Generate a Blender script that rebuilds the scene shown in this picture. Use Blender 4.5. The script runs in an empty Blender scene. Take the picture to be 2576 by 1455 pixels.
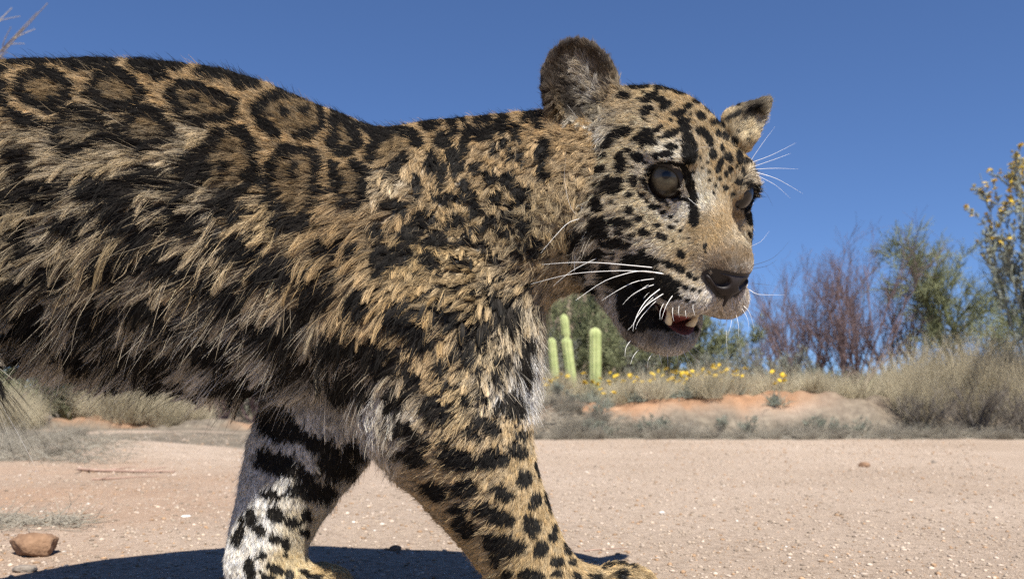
import bpy, bmesh, math, random, os
import numpy as np
from mathutils import Vector, Matrix, kdtree, bvhtree
import openvdb

# ------------------------------------------------------------------ camera, sky, sun
scene = bpy.context.scene
CAM_D, CAM_H, FPX, CX, HY = 0.976, 0.225, 2147.0, 1288.0, 1020.0
cam_d = bpy.data.cameras.new('camera')
cam = bpy.data.objects.new('camera', cam_d)
scene.collection.objects.link(cam)
cam.location = (0, -CAM_D, CAM_H)
cam.rotation_euler = (math.radians(90), 0, 0)
cam_d.sensor_width = 36.0
cam_d.lens = FPX / 2576.0 * 36.0
cam_d.shift_y = (HY - 727.5) / 2576.0
cam_d.clip_start = 0.01
cam_d.clip_end = 5000
cam_d.dof.use_dof = True
cam_d.dof.focus_distance = 0.84
cam_d.dof.aperture_fstop = 9.0
scene.camera = cam

SUN = Vector((0.20, -0.62, 1.0)).normalized()          # towards the sun
elev = math.asin(SUN.z)
azim = math.atan2(SUN.x, SUN.y)                         # from +Y towards +X
world = bpy.data.worlds.new('World')
scene.world = world
world.use_nodes = True
wn, wl = world.node_tree.nodes, world.node_tree.links
bg = wn['Background']
sky = wn.new('ShaderNodeTexSky')
sky.sky_type = 'NISHITA'
sky.sun_disc = False
sky.sun_elevation = elev
sky.sun_rotation = azim
sky.altitude = 1500
sky.air_density = 1.0
sky.dust_density = 0.0
sky.ozone_density = 5.0
wtc = wn.new('ShaderNodeTexCoord')
wadd = wn.new('ShaderNodeVectorMath'); wadd.operation = 'ADD'; wadd.inputs[1].default_value = (0, 0, 0.055)
wnor = wn.new('ShaderNodeVectorMath'); wnor.operation = 'NORMALIZE'
wl.new(wtc.outputs['Generated'], wadd.inputs[0]); wl.new(wadd.outputs[0], wnor.inputs[0]); wl.new(wnor.outputs[0], sky.inputs['Vector'])
wmul = wn.new('ShaderNodeMix'); wmul.data_type = 'RGBA'; wmul.blend_type = 'MULTIPLY'; wmul.inputs[0].default_value = 1.0
wmul.inputs[7].default_value = (0.98, 1.10, 1.32, 1)          # deep desert blue, the same over the whole sky
wl.new(sky.outputs[0], wmul.inputs[6])
wl.new(wmul.outputs[2], bg.inputs[0])
bg.inputs[1].default_value = 0.053
sun_d = bpy.data.lights.new('sun', 'SUN')
sun_d.energy = 5.0
sun_d.angle = math.radians(0.53)
sun_d.color = (1.0, 0.955, 0.88)
sun = bpy.data.objects.new('sun', sun_d)
scene.collection.objects.link(sun)
sun.rotation_euler = SUN.to_track_quat('Z', 'Y').to_euler()
vs = scene.view_settings
vs.view_transform = 'Standard'
vs.look = 'None'
vs.exposure = 0.96
vs.gamma = 1.0
vs.use_curve_mapping = False
scene.cycles.use_denoising = False
scene.cycles.sample_clamp_direct = 5.0
scene.cycles.sample_clamp_indirect = 2.0
scene.cycles.max_bounces = 8
scene.cycles.diffuse_bounces = 3
scene.cycles.glossy_bounces = 3
scene.cycles.transparent_max_bounces = 8
scene.cycles_curves.shape = 'RIBBONS'
scene.cycles_curves.subdivisions = 2

rng = np.random.default_rng(7)
random.seed(7)
COL = scene.collection

# ------------------------------------------------------------------ helpers
def P(px, py, y=0.0):
    """a point of the place: seen at (px, py) at depth plane y"""
    d = CAM_D + y
    return np.array([(px - CX) * d / FPX, y, CAM_H + (HY - py) * d / FPX])

def node_mat(name):
    m = bpy.data.materials.new(name)
    m.use_nodes = True
    return m, m.node_tree.nodes, m.node_tree.links, m.node_tree.nodes['Principled BSDF']

def plain(name, col, rough=0.6, spec=0.5, **kw):
    m, n, l, b = node_mat(name)
    b.inputs['Base Color'].default_value = (*col, 1)
    b.inputs['Roughness'].default_value = rough
    b.inputs['Specular IOR Level'].default_value = spec
    for k, v in kw.items():
        b.inputs[k.replace('_', ' ')].default_value = v
    return m

def noise_mat(name, c1, c2, scale=20.0, rough=0.8, detail=6.0, bump=0.0, c3=None, coord='Object', bscale=None, bdist=0.01):
    m, n, l, b = node_mat(name)
    tc = n.new('ShaderNodeTexCoord')
    t = n.new('ShaderNodeTexNoise')
    t.inputs['Scale'].default_value = scale
    t.inputs['Detail'].default_value = detail
    t.inputs['Roughness'].default_value = 0.65
    l.new(tc.outputs[coord], t.inputs['Vector'])
    r = n.new('ShaderNodeValToRGB')
    r.color_ramp.elements[0].position = 0.32
    r.color_ramp.elements[1].position = 0.68
    r.color_ramp.elements[0].color = (*c1, 1)
    r.color_ramp.elements[1].color = (*c2, 1)
    if c3:
        e = r.color_ramp.elements.new(0.5)
        e.color = (*c3, 1)
    l.new(t.outputs['Fac'], r.inputs[0])
    l.new(r.outputs[0], b.inputs['Base Color'])
    b.inputs['Roughness'].default_value = rough
    b.inputs['Specular IOR Level'].default_value = 0.25
    if bump:
        t2 = n.new('ShaderNodeTexNoise')
        t2.inputs['Scale'].default_value = bscale or scale * 3
        t2.inputs['Detail'].default_value = 5
        l.new(tc.outputs[coord], t2.inputs['Vector'])
        bp = n.new('ShaderNodeBump')
        bp.inputs['Strength'].default_value = bump
        bp.inputs['Distance'].default_value = bdist
        l.new(t2.outputs['Fac'], bp.inputs['Height'])
        l.new(bp.outputs[0], b.inputs['Normal'])
    return m

def mesh_obj(name, verts, faces, mat, parent=None, smooth=True):
    me = bpy.data.meshes.new(name)
    me.from_pydata([tuple(map(float, v)) for v in verts], [], [tuple(map(int, f)) for f in faces])
    me.update()
    if smooth:
        me.shade_smooth()
    o = bpy.data.objects.new(name, me)
    if mat is not None:
        for m in (mat if isinstance(mat, (list, tuple)) else [mat]):
            me.materials.append(m)
    COL.objects.link(o)
    if parent is not None:
        o.parent = parent
    return o

def fast_mesh(name, V, F, mat, parent=None, smooth=True):
    """V n x 3, F m x k (one polygon size)"""
    V = np.asarray(V, np.float32); F = np.asarray(F, np.int32)
    k = F.shape[1]
    me = bpy.data.meshes.new(name)
    me.vertices.add(len(V)); me.vertices.foreach_set('co', V.ravel())
    me.loops.add(F.size); me.loops.foreach_set('vertex_index', F.ravel())
    me.polygons.add(len(F)); me.polygons.foreach_set('loop_start', np.arange(0, F.size, k, dtype=np.int32))
    me.update(calc_edges=True)
    me.validate()
    if smooth:
        me.shade_smooth()
    o = bpy.data.objects.new(name, me)
    for m in (mat if isinstance(mat, (list, tuple)) else [mat]):
        me.materials.append(m)
    COL.objects.link(o)
    if parent is not None:
        o.parent = parent
    return o

def tag(o, label=None, cat=None, group=None, kind=None):
    if label: o['label'] = label
    if cat: o['category'] = cat
    if group: o['group'] = group
    if kind: o['kind'] = kind
    return o

def empty(name, loc):
    o = bpy.data.objects.new(name, None)
    o.location = loc
    COL.objects.link(o)
    return o

def tube_arrays(pts, rad, sides=5, closed_tip=True):
    """tapered tube along pts; returns verts, quads"""
    pts = np.asarray(pts, float); n = len(pts)
    rad = np.broadcast_to(np.asarray(rad, float), (n,))
    tan = np.gradient(pts, axis=0)
    tan /= np.linalg.norm(tan, axis=1, keepdims=True) + 1e-12
    ref = np.array([0.31, 0.22, 0.92]) if abs(tan[0, 2]) < 0.9 else np.array([0.9, 0.3, 0.1])
    u = np.cross(tan, ref); u /= np.linalg.norm(u, axis=1, keepdims=True) + 1e-12
    w = np.cross(tan, u)
    a = np.linspace(0, 2 * np.pi, sides, endpoint=False)
    ring = pts[:, None] + rad[:, None, None] * (np.cos(a)[None, :, None] * u[:, None] + np.sin(a)[None, :, None] * w[:, None])
    V = ring.reshape(-1, 3)
    F = []
    for i in range(n - 1):
        for j in range(sides):
            k = (j + 1) % sides
            F.append((i * sides + j, i * sides + k, (i + 1) * sides + k, (i + 1) * sides + j))
    return V, np.array(F, int)

class Parts:
    """collects arrays of quads into one mesh"""
    def __init__(s): s.V = []; s.F = []; s.n = 0
    def add(s, V, F):
        V = np.asarray(V); F = np.asarray(F)
        s.V.append(V); s.F.append(F + s.n); s.n += len(V)
    def build(s, name, mat, parent=None, smooth=True):
        return fast_mesh(name, np.concatenate(s.V), np.concatenate(s.F), mat, parent, smooth)

# ------------------------------------------------------------------ distance-field modelling
class Field:
    def __init__(s, lo, hi, h):
        s.lo = np.array(lo, np.float32); s.h = h
        s.n = np.ceil((np.array(hi) - s.lo) / h).astype(int) + 1
        s.d = np.full(s.n, 1.0, np.float32)
        s.ax = [s.lo[i] + h * np.arange(s.n[i], dtype=np.float32) for i in range(3)]
    def _win(s, lo, hi):
        a = np.clip(np.floor((np.array(lo) - s.lo) / s.h).astype(int), 0, s.n - 1)
        b = np.clip(np.ceil((np.array(hi) - s.lo) / s.h).astype(int) + 1, 1, s.n)
        sl = tuple(slice(a[i], b[i]) for i in range(3))
        g = (s.ax[0][sl[0]][:, None, None], s.ax[1][sl[1]][None, :, None], s.ax[2][sl[2]][None, None, :])
        return sl, g
    def op(s, fn, lo, hi, k, mode='add'):
        m = k + 4 * s.h
        sl, g = s._win(np.array(lo) - m, np.array(hi) + m)
        b = np.broadcast_to(fn(*g), s.d[sl].shape).astype(np.float32)
        a = s.d[sl]
        if mode == 'add':
            hh = np.maximum(k - np.abs(a - b), 0) / max(k, 1e-9)
            s.d[sl] = np.minimum(a, b) - hh * hh * k * 0.25
        else:
            b = -b
            hh = np.maximum(k - np.abs(a - b), 0) / max(k, 1e-9)
            s.d[sl] = np.maximum(a, b) + hh * hh * k * 0.25
    def ell(s, c, r, k=0.02, rot=None, mode='add'):
        c = np.array(c, np.float32); r = np.array(r, np.float32)
        M = np.eye(3) if rot is None else np.array(rot)        # rows: local axes
        def fn(x, y, z):
            dx, dy, dz = x - c[0], y - c[1], z - c[2]
            q = [(M[i, 0] * dx + M[i, 1] * dy + M[i, 2] * dz) for i in range(3)]
            k0 = np.sqrt((q[0] / r[0]) ** 2 + (q[1] / r[1]) ** 2 + (q[2] / r[2]) ** 2)
            k1 = np.sqrt((q[0] / r[0] ** 2) ** 2 + (q[1] / r[1] ** 2) ** 2 + (q[2] / r[2] ** 2) ** 2)
            return k0 * (k0 - 1) / (k1 + 1e-6)
        R = r.max() if rot is not None else r
        s.op(fn, c - R, c + R, k, mode)
    def cone(s, a, b, ra, rb, k=0.02, mode='add'):
        a = np.array(a, np.float32); b = np.array(b, np.float32); ab = b - a; L = float(ab @ ab) + 1e-9
        def fn(x, y, z):
            dx, dy, dz = x - a[0], y - a[1], z - a[2]
            t = np.clip((dx * ab[0] + dy * ab[1] + dz * ab[2]) / L, 0, 1)
            return np.sqrt((dx - t * ab[0]) ** 2 + (dy - t * ab[1]) ** 2 + (dz - t * ab[2]) ** 2) - (ra + t * (rb - ra))
        R = max(ra, rb)
        s.op(fn, np.minimum(a, b) - R, np.maximum(a, b) + R, k, mode)
    def chain(s, pts, rads, k=0.02):
        for i in range(len(pts) - 1):
            s.cone(pts[i], pts[i + 1], rads[i], rads[i + 1], k)
    def sample(s, X):
        q = np.clip((X - s.lo) / s.h, 0, s.n - 1.001)
        i = q.astype(int); f = q - i
        o = 0
        for dx in (0, 1):
            for dy in (0, 1):
                for dz in (0, 1):
                    w = (f[:, 0] if dx else 1 - f[:, 0]) * (f[:, 1] if dy else 1 - f[:, 1]) * (f[:, 2] if dz else 1 - f[:, 2])
                    o = o + w * s.d[i[:, 0] + dx, i[:, 1] + dy, i[:, 2] + dz]
        return o
    def grad(s, X):
        e = s.h
        g = np.stack([s.sample(X + e * v) - s.sample(X - e * v) for v in np.eye(3)], 1)
        return g / (np.linalg.norm(g, axis=1, keepdims=True) + 1e-9)
    def mesh(s):
        b = 3 * s.h
        g = openvdb.FloatGrid(b)
        g.copyFromArray(np.clip(s.d, -b, b).astype(np.float32))
        pts, quads = g.convertToQuads(isovalue=0.0)
        V = pts * s.h + s.lo
        return V, quads[:, ::-1]
# ------------------------------------------------------------------ the jaguar: body field
STN = np.array([  # px, top, bottom, centre y, half width
 (-560, 436, 700, -0.28, .05), (-480, 316, 800, -0.26, .09), (-360, 241, 850, -0.23, .12), (-200, 201, 885, -0.19, .135), (0, 194, 900, -0.14, .14), (150, 188, 902, -0.11, .14),
 (300, 186, 918, -0.082, .142), (420, 189, 930, -0.062, .142), (520, 199, 945, -0.045, .14), (600, 210, 960, -0.032, .138), (680, 234, 972, -0.02, .132), (760, 268, 985, -0.01, .126),
 (830, 294, 995, 0, .12), (900, 320, 1000, 0, .115), (950, 338, 1000, 0, .11), (1000, 336, 995, 0, .106), (1080, 322, 980, -.005, .104), (1200, 312, 930, -.015, .10),
 (1300, 303, 850, -.03, .093), (1380, 296, 745, -.045, .085), (1460, 308, 705, -.06, .075), (1540, 348, 670, -.075, .062), (1590, 428, 640, -.08, .04)], float)
def body_axis(X): return np.interp(X, (STN[:, 0] - CX) * (CAM_D + STN[:, 3]) / FPX, STN[:, 3])
def body_field():
    F = Field((-.86, -.42, -.01), (.24, .22, .68), .004)
    d = CAM_D + STN[:, 3]
    sx = (STN[:, 0] - CX) * d / FPX
    zt = CAM_H + (HY - STN[:, 1]) * d / FPX
    zb = CAM_H + (HY - STN[:, 2]) * d / FPX
    def smooth(v):
        xs = F.ax[0]
        o = np.interp(xs, sx, v)
        ker = np.hanning(11); ker /= ker.sum()
        return np.convolve(np.pad(o, 5, mode='edge'), ker, 'valid').astype(np.float32)
    T, B, Yc, W = smooth(zt), smooth(zb), smooth(STN[:, 3]), smooth(STN[:, 4])
    x0, x1 = sx[0], sx[-1]
    def fn(x, y, z):
        i = np.clip(((x - F.lo[0]) / F.h).round().astype(int), 0, len(T) - 1)
        t, b, yc, w = T[i], B[i], Yc[i], W[i]
        hh = (t - b) / 2; zc = (t + b) / 2
        v = (z - zc) / hh
        w2 = w * (1 - 0.14 * np.clip(v, 0, 2) - 0.26 * np.clip(-v, 0, 1.2) ** 2)    # narrower along the spine and the keel of the chest
        u = (y - yc) / w2
        r = (np.abs(u) ** 2.25 + np.abs(v) ** 2.25) ** (1 / 2.25)
        dd = (r - 1) * np.minimum(w2, hh) * 0.9
        return np.maximum(dd, np.maximum(x0 - x, x - x1))
    F.op(fn, (x0, -.2, .2), (x1, .2, .66), .0)
    # near shoulder and foreleg, striding forward
    F.ell(P(985, 640, -.072), (.075, .048, .095), .05)
    F.ell(P(1075, 860, -.078), (.095, .062, .10), .04)
    y1, y2 = -.085, -.075
    F.chain([P(1075, 830, -.085), P(1120, 1030, -.088), P(1150, 1090, -.09), P(1215, 1215, -.088), P(1275, 1320, -.082), P(1325, 1410, -.078), P(1370, 1478, -.074), P(1400, 1510, -.073)],
            [.088, .078, .066, .052, .042, .037, .036, .033], .025)
    F.ell(P(1475, 1492, -.073), (.055, .037, .028), .02)
    for t, (dx, dy) in enumerate(((0, -.028), (.014, -.0095), (.014, .0095), (0, .028))):
        c = P(1560, 1474, -.073) + np.array([dx, dy, -.004])
        F.ell(c, (.026, .0125, .025), .008)
    # far foreleg, planted behind
    F.ell(P(850, 900, .055), (.08, .05, .11), .04)
    F.chain([P(860, 950, .055), P(800, 1080, .052), P(752, 1160, .045), P(715, 1250, .035), P(680, 1340, .026), P(662, 1420, .02), P(668, 1480, .018)],
            [.075, .062, .054, .045, .038, .036, .034], .025)
    F.ell(P(735, 1472, .018), (.052, .037, .026), .02)
    for t, (dx, dy) in enumerate(((0, -.028), (.014, -.0095), (.014, .0095), (0, .028))):
        F.ell(P(800, 1462, .018) + np.array([dx, dy, -.006]), (.025, .0125, .023), .008)
    # hindquarters (outside the frame, but they throw the shadow)
    for sy, kx in ((-1, .02), (1, -.08)):
        c = P(-440, 560, -.25) + np.array([0, .055 * sy, 0]); y = c[1]
        F.ell(c + np.array([kx * .3, 0, -.02]), (.10, .058, .14), .05)
        F.chain([c + np.array([.03 + kx * .4, 0, -.05]), (c[0] + .07 + kx, y, .26), (c[0] - .05 + kx, y, .15), (c[0] - .04 + kx, y, .05)], [.08, .055, .035, .03], .03)
        F.ell((c[0] + .005 + kx, y, .022), (.06, .034, .024), .015)
    r0 = P(-520, 420, -.27)
    F.chain([r0, r0 + (-.06, -.01, -.10), r0 + (-.09, -.02, -.22), r0 + (-.09, -.03, -.30)], [.035, .026, .022, .02], .03)
    # chest front and throat
    F.ell(P(1245, 890, -.03), (.042, .07, .085), .04)
    return F

# ------------------------------------------------------------------ the jaguar: head field (head space: x to the nose, z up, -y the near side)
HS = 1.15
_y, _p, _r = math.radians(-62.2), math.radians(26.7), math.radians(-0.9)
HR = np.array(Matrix.Rotation(_y, 3, 'Z') @ Matrix.Rotation(_p, 3, 'Y') @ Matrix.Rotation(_r, 3, 'X'))
HT = np.array([.160, -.0954, .4265])
def h2w(X): return HS * (np.asarray(X) @ HR.T) + HT
def w2h(X): return ((np.asarray(X) - HT) @ HR) / HS
def wdir(v): v = np.array(v, float) @ HR; return v / np.linalg.norm(v)      # world direction in head space
EYE = np.array([.0335, .0375, .0300]); EYE_R = .0178
def eye_gaze(s): v = np.array([.86, .50 * s, .05]); return v / np.linalg.norm(v)

def frame(zdir, up):
    z = np.array(zdir, float); z /= np.linalg.norm(z)
    u = np.array(up, float); u -= z * (u @ z); u /= np.linalg.norm(u)
    return np.array([np.cross(u, z), u, z])

def head_field():
    F = Field((-.16, -.15, -.15), (.135, .15, .20), .00125)
    F.ell((-.048, 0, .036), (.076, .070, .060), .02)
    F.ell((-.004, 0, .026), (.052, .058, .034), .03)
    for s in (-1, 1):
        F.ell((.020, .033 * s, .048), (.024, .021, .013), .018)
        F.ell((.000, .050 * s, -.018), (.052, .032, .048), .03)
        F.ell((-.050, .053 * s, -.034), (.052, .032, .045), .03)
    F.cone((.020, 0, .014), (.086, 0, -.018), .028, .0235, .02)
    F.ell((.0935, 0, -.0165), (.0185, .0225, .0155), .01)
    F.ell((.046, 0, -.034), (.052, .043, .033), .02)
    for s in (-1, 1):
        F.ell((.073, .0195 * s, -.0495), (.034, .0225, .0195), .014)
    # the groove below the nose
    F.cone((.112, 0, -.045), (.108, 0, -.075), .0022, .0022, .006, 'sub')
    # lower jaw, open
    for s in (-1, 1):
        F.cone((-.012, .034 * s, -.060), (.035, .020 * s, -.0885), .022, .0215, .015)
    F.ell((.044, 0, -.0955), (.033, .027, .0205), .015)
    F.cone((-.10, 0, -.02), (-.14, 0, -.05), .075, .07, .04)
    # mouth opening
    R = frame((0, 0, 1), (.97, 0, -.24)); R = np.array([[.96, 0, -.28], [0, 1, 0], [.28, 0, .96]])
    F.ell((.070, 0, -.0700), (.058, .060, .0054), .004, R, 'sub')
    F.ell((.045, 0, -.0700), (.045, .0195, .013), .004, R, 'sub')
    # eyes: lids round the ball, then the almond opening
    for s in (-1, 1):
        c = EYE * np.array([1, s, 1]); g = eye_gaze(s)
        F.ell(c, (EYE_R + .0022,) * 3, .008)
        if s < 0: F.ell(c + np.array([.001, .001 * s, .0190]), (.018, .019, .0055), .008)
        inner = np.array([.35, -.85 * s, -.62])              # towards the inner corner, which sits low
        M = frame(g, np.cross(inner, g) * s)
        if M[1, 2] < 0: M[1] *= -1; M[0] *= -1
        F.ell(c + g * .0165 + M[1] * (-.0028), (.0155, .0112, .016), .0025, M, 'sub')
        ic = c + g * .009 + (inner / np.linalg.norm(inner)) * .0165
        F.cone(c + g * .014, ic + g * .002, .008, .0018, .003, 'sub')
    # nose: the leather is a part of its own, leave it a seat; nostril slots
    # ears
    base, tip, face, wdt, dep = EARS[1]                # the far ear, seen edge on: pointed, nearly flat
    b = w2h(base); t = w2h(tip); up = t - b; Ln = np.linalg.norm(up); M = frame(wdir(face), up)
    for f_, w_, l_ in ((.12, 1.0, .34), (.36, .80, .30), (.58, .56, .26), (.78, .32, .20), (.92, .14, .12)):
        F.ell(b + up * f_, (wdt * w_, Ln * l_, .0050), .006, M)
    F.ell(b + up * .30 + M[2] * .006, (wdt * .55, Ln * .42, .0065), .004, M, 'sub')
    for (base, tip, face, wdt, dep) in EARS[:1]:
        b = w2h(base); t = w2h(tip); up = t - b; Ln = np.linalg.norm(up); M = frame(wdir(face), up)
        c = (b + t) / 2
        hl = Ln / 2
        F.ell(c - M[1] * hl * .05, (wdt, hl * 1.05, dep), .012, M)
        F.ell(c - M[1] * hl * .10 + M[2] * dep * .62, (wdt * .86, hl * .98, dep * 1.05), .003, M, 'sub')
    return F
def nose_field():
    F = Field((.075, -.03, -.066), (.127, .03, -.006), .0006)
    F.ell((.1010, 0, -.0280), (.0132, .0225, .0105), .004)
    F.ell((.105, 0, -.0345), (.0085, .011, .0075), .006)
    F.cone((.110, 0, -.037), (.1085, 0, -.050), .0026, .0010, .004)
    for s in (-1, 1):
        F.ell((.1130, .0105 * s, -.0295), (.0085, .0054, .0046), .0025, None, 'sub')
        F.cone((.109, .0140 * s, -.0290), (.096, .0235 * s, -.020), .0036, .0024, .003, 'sub')
    return F
EARS = [(P(1492, 318, -.105), P(1428, 116, -.085), (-.05, -1, .10), .0320, .018),
        (P(1846, 342, -.05), P(1928, 256, -.035), (.55, -.80, .05), .0215, .013)]
# ------------------------------------------------------------------ coat: what colour, which way and how long the hair is (p units, side view)
# px, py, dir x, dir y(down), length mm, lift deg, clump 0..1, clump spacing mm, swirl deg, r, g, b
TAN = (.40, .28, .15); PALE = (.42, .34, .225); CREAM = (.56, .50, .40); WHITE = (.70, .67, .62)
CT = [
 (-90, 1040, -.2, 1, 13, 16, .5, 5, 10, *CREAM), (-40, 1120, -.2, 1, 12, 16, .5, 5, 10, *CREAM), (-160, 1200, -.2, 1, 10, 16, .5, 5, 10, *CREAM), (-200, 1000, -.3, 1, 16, 16, .5, 5, 10, *CREAM), (-60, 1250, -.2, 1, 9, 16, .4, 4, 10, *CREAM),
 (-500, 300, -1, 0.4, 16, 25, 0.5, 5, 15, *TAN), (-450, 700, -0.72, 0.736, 34.2, 18, 0.75, 8.1, 11, *PALE), (-100, 200, -1, 0.02, 15, 30, 0.45, 5, 10, *TAN), (150, 175, -1, -0.02, 15, 34, 0.5, 5, 10, *TAN), (400, 180, -1, -0.02, 16, 36, 0.5, 5, 12, *TAN),
 (560, 195, -1, -0.15, 16, 36, 0.5, 5, 12, *TAN), (720, 255, -0.9, -0.4, 15, 34, 0.45, 5, 10, *TAN), (850, 310, -0.85, -0.4, 14, 32, 0.45, 5, 10, *TAN), (940, 335, -0.9, -0.3, 13, 30, 0.4, 5, 10, *TAN),
 (100, 260, -1, 0.12, 15, 22, 0.5, 5, 12, *TAN), (400, 260, -1, 0.12, 15, 22, 0.5, 5, 12, *TAN), (600, 300, -1, 0, 14, 22, 0.45, 5, 10, *TAN), (760, 350, -1, -0.1, 14, 22, 0.45, 5, 10, *TAN),
 (100, 370, -1, 0.3, 26.8, 17.3, 0.75, 7.2, 11, *PALE), (300, 370, -1, 0.25, 26.8, 17.3, 0.75, 7.2, 11, *PALE), (500, 370, -1, 0.2, 24.4, 17.3, 0.7, 7.2, 9.9, *PALE), (640, 400, -1, 0.12, 17, 22, 0.5, 6, 14, *TAN), (760, 470, -1, 0.12, 17, 22, 0.5, 6, 14, *TAN), (880, 430, -1, 0.05, 14, 22, 0.45, 5, 12, *TAN),
 (80, 500, -0.95, 0.45, 35.4, 19.4, 0.9, 9.9, 14.3, *PALE), (300, 500, -0.95, 0.45, 35.4, 19.4, 0.9, 9.9, 14.3, *PALE), (500, 500, -0.95, 0.4, 34.2, 18.7, 0.9, 9.9, 13.2, *PALE), (700, 560, -0.9, 0.45, 31.7, 18.7, 0.85, 9, 12.1, .50, .38, .22), (860, 560, -0.85, 0.5, 26.8, 18.7, 0.8, 8.1, 12.1, *TAN),
 (60, 650, -0.92, 0.598, 39, 18.7, 0.93, 10.8, 13.2, *PALE), (300, 650, -0.92, 0.598, 40.3, 18.7, 0.93, 10.8, 13.2, *PALE), (550, 650, -0.92, 0.57, 40.3, 18.7, 0.93, 10.8, 13.2, .52, .41, .26), (800, 680, -0.82, 0.644, 34.2, 18.7, 0.9, 9.9, 13.2, .50, .37, .21),
 (60, 800, -0.62, 0.828, 46.4, 15.8, 0.93, 11.7, 11, *CREAM), (300, 800, -0.72, 0.736, 46.4, 15.8, 0.95, 11.7, 11, *CREAM), (550, 800, -0.77, 0.718, 46.4, 15.8, 0.95, 11.7, 11, *CREAM), (780, 820, -0.72, 0.736, 41.5, 15.8, 0.93, 10.8, 11, *CREAM), (900, 760, -0.62, 0.782, 29.3, 17.3, 0.9, 9, 13.2, .50, .36, .2),
 (100, 910, -0.42, 0.92, 58.6, 11.5, 0.95, 12.6, 8.8, *WHITE), (350, 930, -0.52, 0.874, 63.4, 11.5, 0.95, 13.5, 8.8, *WHITE), (600, 950, -0.62, 0.828, 61, 11.5, 0.95, 12.6, 8.8, *WHITE), (800, 960, -0.72, 0.736, 51.2, 13, 0.95, 11.7, 9.9, *WHITE), (880, 1010, -0.62, 0.782, 31.7, 11.5, 0.85, 9, 9.9, *CREAM),
 (20, 960, -.25, 1, 34, 8.64, 0.9, 12.6, 6.6, *WHITE),
 (1010, 380, -0.3, 0.8, 13, 24, 0.5, 5, 16, *TAN), (1060, 430, -0.05, 1, 13, 24, 0.5, 5, 16, *TAN), (1000, 470, -0.9, 0.5, 20, 26, 0.7, 7, 26, .52, .42, .28), (1010, 520, -0.8, 0.7, 18, 24, 0.7, 7, 30, *TAN),
 (1050, 310, -0.7, -0.5, 12, 32, 0.4, 5, 12, *TAN), (1200, 300, -0.6, -0.6, 12, 34, 0.4, 5, 14, *TAN), (1320, 280, -0.6, -0.6, 13, 34, 0.4, 5, 14, *TAN), (1150, 380, -0.3, 0.8, 12, 26, 0.45, 5, 18, *TAN), (1280, 380, -0.4, 0.8, 13, 28, 0.6, 6, 30, *TAN),
 (1130, 520, -0.6, 0.7, 13, 34, 0.62, 5, 60, .40, .285, .15), (1250, 520, -0.6, 0.7, 14, 36, 0.62, 5, 65, .40, .295, .165), (1330, 560, -0.4, 0.8, 15, 32, 0.62, 5, 50, .41, .32, .19), (1060, 620, -0.5, 0.8, 16.1, 25.6, 0.62, 5, 38.5, .38, .27, .135),
 (1180, 640, -0.8, 0.6, 17.2, 25.6, 0.87, 8, 28, .40, .29, .155), (1290, 700, -0.85, 0.5, 20.7, 22.4, 0.9, 8, 18.2, .50, .38, .23), (1180, 760, -0.85, 0.5, 21.8, 22.4, 0.9, 9, 19.6, .40, .29, .155), (1040, 780, -0.55, 0.8, 23, 20.8, 0.87, 9, 21, .46, .32, .16),
 (1310, 800, -0.6, 0.8, 23, 20.8, 0.87, 9, 16.8, .52, .43, .3), (1330, 900, 0.1, 1, 25.3, 20.8, 0.85, 9, 16.8, *WHITE), (1315, 990, -0.1, 1, 20.7, 17.6, 0.8, 8, 16.8, *WHITE), (1250, 880, -0.6, 0.8, 20.7, 19.2, 0.85, 8, 18.2, .50, .39, .24), (1090, 900, -0.6, 0.75, 18.4, 17.6, 0.8, 8, 15.4, .47, .34, .19),
 (1350, 830, -0.15, 1, 18, 22, 0.7, 8, 20, *CREAM), (1150, 1000, -0.8, 0.6, 17.2, 17.6, 0.8, 8, 12.6, .48, .36, .2), (1290, 1060, -0.7, 0.7, 12, 20, 0.65, 7, 14, .48, .36, .21), (990, 1060, -0.6, 0.8, 17, 20, 0.7, 8, 16, *CREAM), (920, 1040, -0.5, 0.85, 16, 20, 0.75, 9, 18, *WHITE),
 (1130, 1150, -0.9, 0.45, 13, 20, 0.65, 7, 12, .47, .35, .2), (1310, 1170, -0.6, 0.8, 8, 18, 0.45, 5, 8, .43, .315, .175), (1180, 1280, -0.9, 0.5, 13, 20, 0.65, 7, 12, .47, .35, .2), (1340, 1290, -0.4, 0.9, 7, 16, 0.35, 4, 8, .42, .305, .165),
 (1240, 1390, -0.8, 0.6, 11, 20, 0.6, 6, 12, .48, .36, .2), (1390, 1400, -0.3, 0.95, 6, 16, 0.3, 4, 8, .42, .305, .165), (1320, 1470, -0.5, 0.85, 7, 16, 0.4, 4, 8, .48, .35, .18), (1450, 1470, 0.4, 0.9, 7, 20, 0.4, 4, 10, .42, .305, .165), (1580, 1440, 0.7, 0.6, 8, 26, 0.4, 4, 12, .42, .305, .165),
]
CTF = [  # far foreleg
 (880, 1000, -.4, .9, 16, 18, .7, 8, 16, *WHITE), (760, 1080, -.3, 1, 14, 18, .6, 7, 14, *WHITE), (690, 1200, -.25, 1, 12, 18, .6, 6, 12, *WHITE), (850, 1180, -.1, 1, 16, 22, .6, 7, 12, *CREAM), (640, 1330, -.2, 1, 9, 18, .5, 5, 10, *WHITE),
 (760, 1320, .1, 1, 8, 18, .4, 5, 10, .56, .48, .34), (720, 1420, .1, 1, 6, 16, .3, 4, 8, .52, .41, .24), (600, 1420, -.2, 1, 6, 16, .3, 4, 8, *WHITE), (820, 1450, .8, .5, 7, 24, .4, 4, 10, .48, .35, .18)]
NOSEC = (.225, .16, .095)
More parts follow.
